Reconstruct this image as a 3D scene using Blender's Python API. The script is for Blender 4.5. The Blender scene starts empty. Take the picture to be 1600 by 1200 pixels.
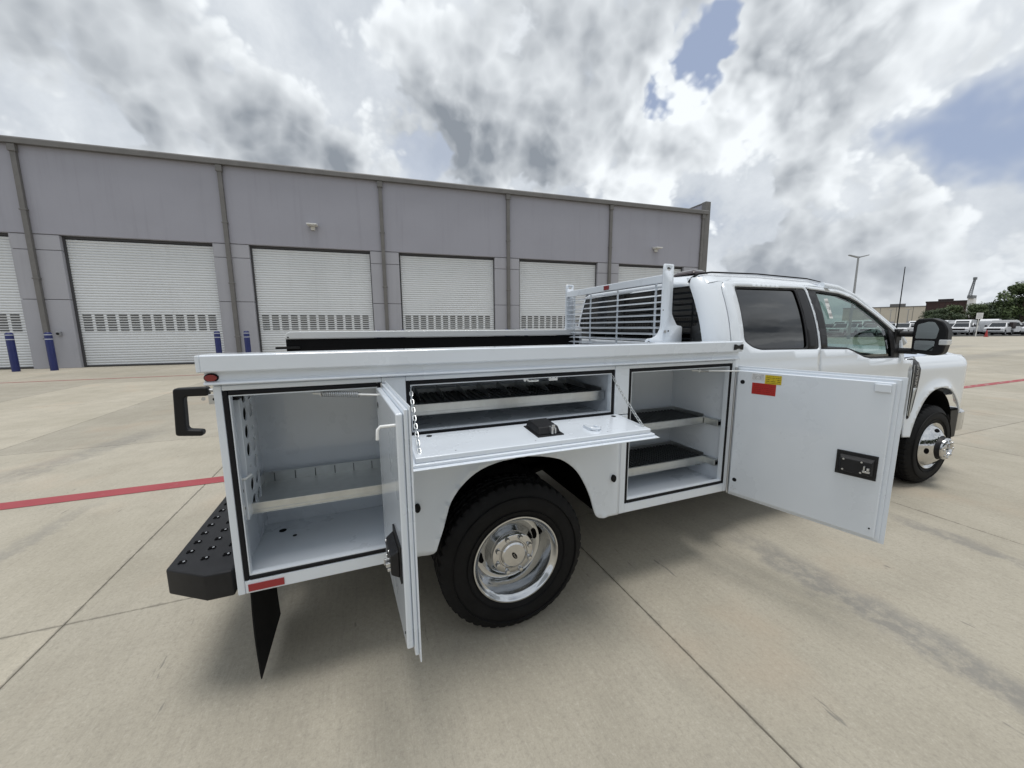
import bpy, bmesh, math, random
from mathutils import Vector, Matrix
from mathutils.geometry import delaunay_2d_cdt
random.seed(7)
R = math.radians
scene = bpy.context.scene
C = scene.collection

# ------------------------------------------------------------------ camera
cd = bpy.data.cameras.new('camera'); cam = bpy.data.objects.new('camera', cd); C.objects.link(cam)
cd.sensor_width = 36.0; cd.lens = 591.86 / 1600 * 36.0
cd.clip_start = 0.05; cd.clip_end = 9000
YAW, PITCH, ROLL = R(21.339), R(8.496), R(-0.320)
f = Vector((math.sin(YAW) * math.cos(PITCH), math.cos(YAW) * math.cos(PITCH), -math.sin(PITCH)))
r = Vector((math.cos(YAW), -math.sin(YAW), 0)); u = r.cross(f)
r2 = r * math.cos(ROLL) + u * math.sin(ROLL); u2 = u * math.cos(ROLL) - r * math.sin(ROLL)
cam.matrix_world = Matrix(((r2.x, u2.x, -f.x, -0.619), (r2.y, u2.y, -f.y, -2.900), (r2.z, u2.z, -f.z, 1.582), (0, 0, 0, 1)))
scene.camera = cam
scene.render.resolution_x = 1024; scene.render.resolution_y = 768

# ------------------------------------------------------------------ node helpers
class NG:
    def __init__(s, tree):
        s.t = tree; s.n = tree.nodes; s.l = tree.links
    def new(s, kind, **kw):
        n = s.n.new(kind)
        for k, v in kw.items(): setattr(n, k, v)
        return n
    def put(s, sock, v):
        if isinstance(v, bpy.types.NodeSocket): s.l.new(v, sock)
        elif v is not None:
            if hasattr(sock.default_value, '__len__') and not hasattr(v, '__len__'): v = (v,) * len(sock.default_value)
            if hasattr(v, '__len__') and len(v) == 3 and len(sock.default_value) == 4: v = (*v, 1)
            sock.default_value = v
    def m(s, op, a, b=None, c=None, clamp=False):
        n = s.new('ShaderNodeMath', operation=op); n.use_clamp = clamp
        s.put(n.inputs[0], a); s.put(n.inputs[1], b) if b is not None else None
        if c is not None: s.put(n.inputs[2], c)
        return n.outputs[0]
    def vm(s, op, a, b=None, scale=None):
        n = s.new('ShaderNodeVectorMath', operation=op); s.put(n.inputs[0], a)
        if b is not None: s.put(n.inputs[1], b)
        if scale is not None: s.put(n.inputs['Scale'], scale)
        return n.outputs['Value'] if op in ('DOT_PRODUCT', 'LENGTH', 'DISTANCE') else n.outputs[0]
    def rng(s, v, a, b, c=0., d=1., smooth=True):
        n = s.new('ShaderNodeMapRange', interpolation_type='SMOOTHSTEP' if smooth else 'LINEAR')
        for i, x in enumerate((v, a, b, c, d)): s.put(n.inputs[i], x)
        return n.outputs[0]
    def mix(s, fac, a, b, mode='MIX'):
        n = s.new('ShaderNodeMix', data_type='RGBA', blend_type=mode)
        s.put(n.inputs[0], fac); s.put(n.inputs[6], a); s.put(n.inputs[7], b)
        return n.outputs[2]
    def noise(s, vec, scale, detail=4., rough=.5, dist=0., col=False, dim='3D'):
        n = s.new('ShaderNodeTexNoise', noise_dimensions=dim); s.put(n.inputs['Vector'], vec)
        s.put(n.inputs['Scale'], scale); s.put(n.inputs['Detail'], detail); s.put(n.inputs['Roughness'], rough); s.put(n.inputs['Distortion'], dist)
        return n.outputs['Color' if col else 'Fac']
    def xyz(s, v):
        n = s.new('ShaderNodeSeparateXYZ'); s.put(n.inputs[0], v); return n.outputs
    def comb(s, x, y, z):
        n = s.new('ShaderNodeCombineXYZ'); s.put(n.inputs[0], x); s.put(n.inputs[1], y); s.put(n.inputs[2], z); return n.outputs[0]
    def bump(s, h, strength=.3, dist=.01):
        n = s.new('ShaderNodeBump'); s.put(n.inputs['Height'], h); n.inputs['Strength'].default_value = strength; n.inputs['Distance'].default_value = dist
        return n.outputs[0]

# ------------------------------------------------------------------ sky and sun
SUN_EL, SUN_AZ = R(85), R(175)          # azimuth measured from +Y towards +X
world = bpy.data.worlds.new('World'); scene.world = world; world.use_nodes = True
g = NG(world.node_tree); g.n.clear()
out = g.new('ShaderNodeOutputWorld'); bg = g.new('ShaderNodeBackground'); bg.inputs['Strength'].default_value = 0.10
g.l.new(bg.outputs[0], out.inputs[0])
sky = g.new('ShaderNodeTexSky', sky_type='NISHITA'); sky.sun_disc = False
sky.sun_elevation = SUN_EL; sky.sun_rotation = SUN_AZ; sky.air_density = 1.0; sky.dust_density = 2.5; sky.ozone_density = 1.5
dirv = g.new('ShaderNodeTexCoord').outputs['Generated']
dx, dy, dz = g.xyz(dirv)[:3]
h = g.m('ADD', g.m('MAXIMUM', dz, 0.0), 0.30)
p = g.comb(g.m('DIVIDE', dx, h), g.m('DIVIDE', dy, h), 0.0)
def n2(vec, scale, detail, rough=.5, col=False, off=(0, 0, 0)):
    n = g.new('ShaderNodeTexNoise', noise_dimensions='2D'); g.put(n.inputs['Vector'], g.vm('ADD', vec, off) if any(off) else vec)
    n.inputs['Scale'].default_value = scale; n.inputs['Detail'].default_value = detail; n.inputs['Roughness'].default_value = rough
    return n.outputs['Color' if col else 'Fac']
sq = g.m('DIVIDE', 3.0, g.m('ADD', g.m('MAXIMUM', dz, 0.0), 1.0))
q = g.comb(g.m('MULTIPLY', dx, sq), g.m('MULTIPLY', dy, sq), 0.0)        # conformal: puffs keep their shape
jit = g.vm('SUBTRACT', n2(q, 2.0, 4, .6, True, (3.1, 1.7, 0)), (.5, .5, .5))
pw = g.vm('ADD', p, g.vm('SCALE', jit, scale=.18))
qw = g.vm('ADD', q, g.vm('SCALE', jit, scale=.12))
def big(vec, det): return n2(vec, 1.25, det, .50, False, (5.3, 2.4, 0))
def puffs(vec, det):
    vo = g.new('ShaderNodeTexVoronoi', voronoi_dimensions='2D', feature='F1'); g.put(vo.inputs['Vector'], vec)
    vo.inputs['Scale'].default_value = 2.5; vo.inputs['Detail'].default_value = det; vo.inputs['Roughness'].default_value = .60
    return g.m('SUBTRACT', .5, vo.outputs['Distance'])
SD = Vector((math.sin(R(-40)), math.cos(R(-40)), 0)) * -1.0      # the way cloud tops lean
bump_ = puffs(qw, 4.0); bump2 = puffs(g.vm('ADD', qw, tuple(SD * .065)), 3.0)
b0 = big(pw, 6)
F0 = g.m('ADD', b0, g.m('MULTIPLY', bump_, .26))
F1 = big(g.vm('ADD', pw, tuple(SD * .16)), 2)
wob = g.vm('NORMALIZE', g.vm('ADD', dirv, g.vm('SCALE', jit, scale=.30)))
def spot(d, inner, outer, amp):
    c = g.vm('DOT_PRODUCT', wob, tuple(Vector(d).normalized()))
    return g.m('MULTIPLY', g.rng(c, math.cos(R(outer)), math.cos(R(inner))), amp)
def spots(lst):
    s = None
    for sp in lst: s = spot(*sp) if s is None else g.m('ADD', s, spot(*sp))
    return s
gap = spots([((.628, .606, .488), 1, 6.5, 1.0), ((.674, .551, .492), 1, 5.5, .9), ((.592, .679, .434), 1, 5.5, .9), ((.898, .304, .318), 1, 6, 1.0), ((.12, .924, .362), 1, 4, .4)])
heavy = spots([((-.36, .80, .48), 4, 15, .03), ((.25, .81, .53), 5, 15, .07), ((-.29, .866, .407), 3, 13, .07), ((-.092, .921, .379), 2, 9, .09), ((.745, .60, .29), 4, 17, .15), ((.58, .72, .382), 2, 8, .07), ((.87, .40, .28), 4, 13, .12), ((.714, .491, .498), 3, 11, .13), ((.035, .867, .497), 3, 9, -.12), ((.532, .671, .516), 2, 7, .04), ((-.15, .80, .58), 2, 10, -.06), ((.80, .52, .40), 2, 8, .08)])
D = g.m('ADD', g.m('ADD', F0, .055), g.m('SUBTRACT', heavy, g.m('MULTIPLY', gap, .16)))
streaks = n2(qw, 1.9, 6, .60, False, (1.1, 7.7, 0))
# high thin veil with a few openings to the blue
veil = g.m('SUBTRACT', g.rng(g.m('ADD', streaks, F1), .42, .80), gap, clamp=True)
veilc = g.mix(g.rng(streaks, .3, .72, smooth=False), (5.0, 5.45, 6.05), (7.7, 8.1, 8.5))
# cumulus: lit on the sunward puffs, grey inside and below
cover = g.rng(D, .43, .52)
body = g.rng(D, .46, .78)
lit = g.rng(g.m('SUBTRACT', b0, F1), -.13, .15)
relief = g.m('SUBTRACT', bump_, bump2)
br = g.m('ADD', g.m('MULTIPLY', lit, .85), g.m('MULTIPLY', relief, .95))
br = g.m('ADD', br, g.m('MULTIPLY', g.m('SUBTRACT', streaks, .5), .42))
br = g.m('SUBTRACT', br, g.m('MULTIPLY', body, .74))
br = g.m('ADD', br, spots([((.714, .491, .498), 3, 14, .30), ((.614, .682, .397), 1, 9, .30), ((.52, .68, .51), 1, 8, .20), ((.80, .50, .38), 1, 8, .15)]))
ccol = g.mix(g.rng(br, -.62, .74, smooth=False), (2.65, 2.95, 3.35), (9.1, 9.5, 9.8))
low = g.rng(dz, .0, .26, 1., 0.)
ccol = g.mix(g.m('MULTIPLY', low, .45), ccol, (5.8, 6.2, 6.7))
veil = g.m('MAXIMUM', veil, g.m('MULTIPLY', low, .8))
skyc = g.mix(.72, sky.outputs[0], (3.9, 4.6, 6.2))
g.put(bg.inputs['Color'], g.mix(cover, g.mix(veil, skyc, veilc), ccol))

sl = bpy.data.lights.new('sun', 'SUN'); sl.energy = 1.8; sl.angle = R(22); sl.color = (1.0, .975, .94)
sun = bpy.data.objects.new('sun', sl); C.objects.link(sun)
sv = Vector((math.sin(SUN_AZ) * math.cos(SUN_EL), math.cos(SUN_AZ) * math.cos(SUN_EL), math.sin(SUN_EL)))
sun.rotation_euler = sv.to_track_quat('Z', 'Y').to_euler(); sun.location = (0, 0, 40)
vs = scene.view_settings; vs.view_transform = 'Standard'; vs.look = 'None'; vs.gamma = 1.0; vs.exposure = 0.07; vs.use_curve_mapping = False

# ------------------------------------------------------------------ materials
MATS = {}
def mat(name):
    m = bpy.data.materials.new(name); m.use_nodes = True
    g = NG(m.node_tree); b = g.n['Principled BSDF']; MATS[name] = m
    return m, g, b
def simple(name, col, rough=.5, metal=0., coat=0., var=.0, vscale=3., bump=0., bscale=200., rvar=0., spec=.5):
    m, g, b = mat(name)
    b.inputs['Roughness'].default_value = rough; b.inputs['Metallic'].default_value = metal
    b.inputs['Coat Weight'].default_value = coat; b.inputs['Coat Roughness'].default_value = .06
    pos = g.new('ShaderNodeNewGeometry').outputs['Position']
    c = (*col, 1); b.inputs['Specular IOR Level'].default_value = spec
    if var:
        n = g.noise(pos, vscale, 5, .6)
        dark = tuple(x * (1 - var) for x in col); lite = tuple(min(1, x * (1 + var)) for x in col)
        g.put(b.inputs['Base Color'], g.mix(g.rng(n, .3, .7, smooth=False), dark, lite))
    else: b.inputs['Base Color'].default_value = c
    if rvar: g.put(b.inputs['Roughness'], g.rng(g.noise(pos, vscale * 2, 4, .6), .3, .7, rough - rvar, rough + rvar, smooth=False))
    if bump: g.put(b.inputs['Normal'], g.bump(g.noise(pos, bscale, 3, .6), bump, .002))
    return m
def streaked(name, col, rough, amt, foot=False):
    m, g, b = mat(name)
    pos = g.new('ShaderNodeNewGeometry').outputs['Position']
    cloud = g.noise(pos, .45, 4, .6)
    run = g.noise(g.vm('MULTIPLY', pos, (3.2, 3.2, .16)), 1.0, 5, .65)
    k = g.m('ADD', g.m('MULTIPLY', g.rng(run, .50, .78), amt), g.m('MULTIPLY', g.rng(cloud, .35, .75), amt * .6))
    if foot:
        z = g.xyz(pos)[2]
        k = g.m('ADD', k, g.m('MULTIPLY', g.rng(g.m('ADD', z, g.m('MULTIPLY', cloud, 1.2)), .3, 1.9, .22, 0.), 1.0))
    g.put(b.inputs['Base Color'], g.mix(k, col, tuple(x * .45 for x in col)))
    b.inputs['Roughness'].default_value = rough
    g.put(b.inputs['Normal'], g.bump(g.noise(pos, 25, 3, .6), .1, .002))
simple('cab_paint', (.745, .79, .84), .25, coat=1.0, var=.02, vscale=1.2, bump=.05, bscale=2.5)
simple('body_paint', (.715, .765, .825), .30, coat=.8, var=.03, vscale=2.0, bump=.05, bscale=3.0, rvar=.06)
simple('black_rubber', (.007, .007, .008), .75, spec=.25, var=.3, vscale=30, bump=.2, bscale=120)
simple('seal_rubber', (.006, .0065, .009), .6, spec=.25)
simple('tyre_rubber', (.0065, .0065, .007), .68, spec=.22, var=.35, vscale=14, bump=.25, bscale=90)
simple('black_plastic', (.008, .008, .009), .42, spec=.3, bump=.15, bscale=400)
simple('black_powder', (.011, .0112, .013), .50, spec=.35, var=.25, vscale=20, bump=.25, bscale=500)
simple('bed_liner', (.007, .007, .008), .8, spec=.2, bump=.5, bscale=300)
simple('chassis_black', (.004, .004, .004), .7, spec=.15, var=.4, vscale=8)
simple('chrome', (.62, .62, .62), .07, metal=1.0, rvar=.03, vscale=9)
simple('polished_aluminium', (.56, .57, .58), .10, metal=1.0, rvar=.05, vscale=12)
simple('zinc_bright', (.55, .56, .57), .33, metal=.9)
simple('galvanised', (.58, .60, .60), .36, metal=.9, var=.07, vscale=30, rvar=.08)
simple('white_zinc', (.80, .81, .80), .4, coat=.2)
simple('red_lens', (.22, .006, .008), .15, coat=.6)
simple('red_reflector', (.30, .012, .018), .3, coat=.4, var=.15, vscale=300)
simple('amber_smoke', (.03, .012, .012), .12, coat=.8)
simple('hole_black', (.003, .003, .0035), .8, spec=.1)  # on hole and slot patches it stands in for their inner dark
simple('mat_rubber', (.030, .034, .036), .55, spec=.35, bump=.2, bscale=200)
simple('seat_cloth', (.035, .036, .038), .85, bump=.3, bscale=300)
simple('dash_plastic', (.03, .03, .032), .6)
simple('paper_white', (.75, .75, .73), .6)
simple('lamp_clear', (.60, .62, .63), .12, coat=.8)
simple('pillar_gloss', (.018, .018, .020), .45, spec=.3)
streaked('wall_upper', (.345, .347, .395), .85, .16)
streaked('wall_lower', (.385, .388, .425), .85, .16)
simple('trim_brown', (.15, .145, .14), .55, var=.12, vscale=2)
streaked('roller_white', (.70, .725, .75), .42, .12, foot=True)
simple('vent_dark', (.05, .052, .056), .7)
simple('roller_trim_shade', (.06, .06, .064), .6)  # dark tone for door trim, with the jamb's shade put into it
simple('bollard_blue', (.012, .020, .115), .42, var=.12, vscale=4)
simple('tape_white', (.55, .58, .65), .5)
simple('lamp_white', (.62, .62, .60), .45)
simple('pole_grey', (.33, .34, .35), .5, metal=.3)
simple('roof_grey', (.3, .3, .31), .8, var=.1, vscale=.3)
simple('van_white', (.72, .73, .74), .35, coat=.5)
simple('van_dark', (.03, .035, .045), .3, coat=.5)
simple('van_silver', (.42, .44, .46), .35, coat=.5, metal=.3)
simple('far_glass', (.02, .025, .03), .08)
simple('far_beige', (.50, .46, .39), .85, var=.06, vscale=.1)
simple('far_brown', (.050, .026, .024), .8, var=.2, vscale=.2)
simple('far_brown_trim', (.03, .02, .02), .7)
simple('crane_white', (.7, .7, .7), .5)
simple('crane_steel', (.16, .17, .18), .5, metal=.4)
simple('cone_red', (.36, .03, .028), .5)
simple('sign_white', (.70, .70, .68), .5)
simple('asphalt_far', (.075, .075, .075), .9, var=.15, vscale=.2)
simple('kerb_dark', (.10, .10, .098), .85, var=.2, vscale=1)
simple('bark', (.09, .07, .05), .9, var=.25, vscale=6, bump=.5, bscale=20)

def leafmat(name, a, b_):
    m, g, b = mat(name)
    geo = g.new('ShaderNodeNewGeometry')
    rnd = geo.outputs['Random Per Island']
    n = g.noise(geo.outputs['Position'], .35, 3, .6)
    g.put(b.inputs['Base Color'], g.mix(g.m('ADD', g.m('MULTIPLY', rnd, .5), g.m('MULTIPLY', n, .5)), a, b_))
    b.inputs['Roughness'].default_value = .6
    b.inputs['Transmission Weight'].default_value = 0.0
leafmat('leaf_dark', (.016, .030, .012), (.060, .095, .030))
leafmat('leaf_mid', (.028, .048, .014), (.10, .14, .045))

# galvanised with faint spangle already above; treadplate lid
m, g, b = mat('treadplate_white')
b.inputs['Base Color'].default_value = (.74, .76, .77, 1); b.inputs['Roughness'].default_value = .3; b.inputs['Coat Weight'].default_value = .5
pos = g.new('ShaderNodeNewGeometry').outputs['Position']
vo = g.new('ShaderNodeTexVoronoi', feature='F1'); g.put(vo.inputs['Vector'], g.vm('MULTIPLY', pos, (1, 1, .2))); vo.inputs['Scale'].default_value = 34; vo.inputs['Randomness'].default_value = 0
g.put(b.inputs['Normal'], g.bump(g.rng(vo.outputs['Distance'], .15, .35, 1, 0), .6, .004))

def glassmat(name, tint, refl, k=1.7):
    m, g, b = mat(name)
    g.n.remove(b); o = g.n['Material Output']
    tr = g.new('ShaderNodeBsdfTransparent'); tr.inputs[0].default_value = (*tint, 1)
    gl = g.new('ShaderNodeBsdfGlossy'); gl.inputs['Roughness'].default_value = .01; gl.inputs['Color'].default_value = (*refl, 1)
    geo = g.new('ShaderNodeNewGeometry'); cs = g.m('ABSOLUTE', g.vm('DOT_PRODUCT', geo.outputs['Normal'], geo.outputs['Incoming'])); fr = g.m('ADD', .043, g.m('MULTIPLY', .957, g.m('POWER', g.m('SUBTRACT', 1.0, cs), 5.0)))
    mx = g.new('ShaderNodeMixShader'); g.put(mx.inputs[0], g.m('MINIMUM', g.m('MULTIPLY', fr, k), 1.0))
    g.l.new(tr.outputs[0], mx.inputs[1]); g.l.new(gl.outputs[0], mx.inputs[2]); g.l.new(mx.outputs[0], o.inputs[0])
glassmat('glass_clear', (.50, .60, .565), (1, 1, 1))
glassmat('glass_privacy', (.012, .012, .015), (1, 1, 1), 1.9)
glassmat('glass_rear', (.03, .03, .034), (1, 1, 1), 1.2)
m, g, b = mat('mirror_glass'); b.inputs['Metallic'].default_value = 1; b.inputs['Roughness'].default_value = .02; b.inputs['Base Color'].default_value = (.55, .6, .6, 1)

SX, SY, X0, Y0 = 2.99, 4.10, .77, -.30       # slab size and joint origin
def concrete(name, slab=True):
    m, g, b = mat(name)
    geo = g.new('ShaderNodeNewGeometry'); pos = geo.outputs['Position']
    px, py, pz = g.xyz(pos)[:3]
    N = lambda v_, sc_, d_, r_: g.noise(v_, sc_, d_, r_, dim='2D')
    big = N(pos, .40, 4, .6)
    med = N(pos, 2.6, 5, .66)
    sand = N(pos, 130, 2, .7)
    grit = N(pos, 46, 3, .75)
    streak = N(g.vm('MULTIPLY', pos, (38, 2.6, 1)), 1.0, 5, .72)
    tine = N(g.vm('MULTIPLY', pos, (85, 3.0, 1)), 1.0, 3, .65)
    col = g.mix(g.rng(big, .30, .70, smooth=False), (.400, .366, .292), (.505, .464, .382))
    col = g.mix(g.rng(med, .40, .74, 0., .46, smooth=False), col, (.345, .315, .258))
    col = g.mix(g.rng(streak, .54, .80, 0., .34, smooth=False), col, (.270, .248, .208))
    col = g.mix(g.rng(streak, .20, .42, .28, 0., smooth=False), col, (.60, .56, .48))
    col = g.mix(g.rng(grit, .52, .74, 0., .38, smooth=False), col, (.25, .23, .195))
    col = g.mix(g.rng(grit, .26, .42, .30, 0., smooth=False), col, (.62, .58, .50))
    col = g.mix(g.rng(sand, .25, .8, 0., .34, smooth=False), col, (.26, .24, .20))
    rust = N(g.vm('ADD', pos, (31, 17, 0)), .8, 3, .6)
    col = g.mix(g.rng(rust, .56, .76, 0., .30), col, (.47, .37, .275))
    vs_p = g.new('ShaderNodeTexVoronoi', voronoi_dimensions='2D', feature='F1'); g.put(vs_p.inputs['Vector'], pos); vs_p.inputs['Scale'].default_value = 2.2
    pick = g.xyz(vs_p.outputs['Color'])
    rad = g.m('MULTIPLY', g.m('MULTIPLY', pick[1], pick[1]), .022)
    col = g.mix(g.m('MULTIPLY', g.m('MULTIPLY', g.rng(g.m('ADD', vs_p.outputs['Distance'], g.m('MULTIPLY', grit, .05)), rad, g.m('ADD', rad, .014), 1., 0.), g.rng(pick[0], .55, .60)), .6), col, (.15, .14, .125))
    if slab:
        rnd = g.new('ShaderNodeObjectInfo').outputs['Random']
        col = g.mix(1.0, col, g.mix(rnd, (.88, .88, .88), (1.05, 1.045, 1.03)), 'MULTIPLY')
    # grey tyre soiling: broad bands with broken edges (a, b in world metres, half width, strength)
    edge = g.m('MULTIPLY', g.m('SUBTRACT', N(pos, 4.5, 5, .65), .5), .30)
    blot = g.rng(N(pos, 9, 5, .72), .32, .60)
    for (ax, ay, bx, by, hw, st) in [(1.97, -.95, 1.93, -4.2, .11, .62), (3.43, -1.1, 3.35, -4.0, .07, .50), (-3.15, .2, -3.0, 1.6, .07, .35), (-4.4, 2.4, -3.7, 4.6, .20, .40), (9, 4.5, 40, 7.5, .5, .35), (12, 7, 44, 12, .6, .35)]:
        d = Vector((bx - ax, by - ay)); L = d.length; d /= L
        rx = g.m('SUBTRACT', px, ax); ry = g.m('SUBTRACT', py, ay)
        t = g.m('ADD', g.m('MULTIPLY', rx, d.x), g.m('MULTIPLY', ry, d.y))
        s = g.m('ABSOLUTE', g.m('ADD', g.m('SUBTRACT', g.m('MULTIPLY', rx, -d.y), g.m('MULTIPLY', ry, -d.x)), edge))
        msk = g.m('MULTIPLY', g.rng(s, hw * .4, hw * 1.6, 1., 0.), g.m('MULTIPLY', g.rng(t, -.2, .5), g.rng(t, L - .5, L + .3, 1., 0.)))
        msk = g.m('MULTIPLY', g.m('MULTIPLY', msk, st), g.m('ADD', .35, g.m('MULTIPLY', blot, .65)))
        col = g.mix(msk, col, (.17, .168, .165))
    if slab:
        ragged = g.m('MULTIPLY', g.m('SUBTRACT', N(pos, 14, 4, .7), .44), .055)
        for c_, o_, p_s in ((px, X0, SX), (py, Y0, SY)):
            q_ = g.m('ABSOLUTE', g.m('SUBTRACT', g.m('FRACT', g.m('ADD', g.m('DIVIDE', g.m('SUBTRACT', c_, o_), p_s), .5)), .5))
            col = g.mix(g.rng(g.m('SUBTRACT', g.m('MULTIPLY', q_, p_s), ragged), .000, .012, .35, 0.), col, (.14, .13, .115))
    # small dark scuffs and specks running with the tining
    sc = N(g.vm('MULTIPLY', pos, (9, 1.6, 1)), 1.0, 4, .78)
    col = g.mix(g.rng(sc, .685, .76, 0., .6), col, (.13, .128, .12))
    g.put(b.inputs['Base Color'], col)
    g.put(b.inputs['Roughness'], g.rng(med, .3, .7, .72, .92, smooth=False))
    b.inputs['Specular IOR Level'].default_value = .35
    hgt = g.m('ADD', g.m('MULTIPLY', tine, .45), g.m('MULTIPLY', grit, .55))
    g.put(b.inputs['Normal'], g.bump(hgt, .35, .004))
concrete('concrete_slab'); concrete('concrete_far', False)
m, g, b = mat('joint_dark'); b.inputs['Base Color'].default_value = (.12, .112, .10, 1); b.inputs['Roughness'].default_value = .9
m, g, b = mat('red_paint')
pos = g.new('ShaderNodeNewGeometry').outputs['Position']
w = g.noise(g.vm('MULTIPLY', pos, (5, 9, 1)), 1.0, 7, .7)
px, py, pz = g.xyz(pos)[:3]
wear = g.rng(px, 6.0, 12.0, .0, .09)
g.put(b.inputs['Base Color'], g.mix(g.rng(g.m('ADD', w, wear), .60, .74), g.mix(g.noise(pos, 3, 4), (.30, .045, .055), (.37, .075, .085)), (.37, .34, .30)))
b.inputs['Roughness'].default_value = .75

# printed stickers: blocks of small illegible print on a flat label
def sticker(name, paper, ink, rows, density=.55):
    m, g, b = mat(name)
    o = g.new('ShaderNodeTexCoord').outputs['Generated']
    x, y, z = g.xyz(o)[:3]
    hh = g.m('MAXIMUM', x, y)
    row = g.m('FRACT', g.m('MULTIPLY', z, rows))
    rid = g.m('FLOOR', g.m('MULTIPLY', z, rows))
    letters = g.noise(g.comb(g.m('MULTIPLY', hh, rows * 5.0), g.m('MULTIPLY', rid, 7.3), 0.), 1.0, 2, .6)
    ink_f = g.m('MULTIPLY', g.m('MULTIPLY', g.rng(row, .25, .32), g.rng(row, .72, .80, 1, 0)), g.rng(letters, .44, .50))
    mg = g.m('MULTIPLY', g.m('MULTIPLY', g.rng(hh, .06, .09), g.rng(hh, .90, .94, 1, 0)), g.m('MULTIPLY', g.rng(z, .06, .1), g.rng(z, .90, .94, 1, 0)))
    g.put(b.inputs['Base Color'], g.mix(g.m('MULTIPLY', g.m('MULTIPLY', ink_f, mg), density), paper, ink))
    b.inputs['Roughness'].default_value = .4
sticker('label_white', (.72, .73, .74), (.03, .03, .04), 6, .8)
sticker('label_yellow', (.62, .47, .012), (.03, .025, .0), 5, .8)
sticker('label_red', (.42, .018, .012), (.20, .006, .006), 6, .7)
sticker('window_slip', (.70, .71, .70), (.05, .05, .05), 3, .8)

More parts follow.
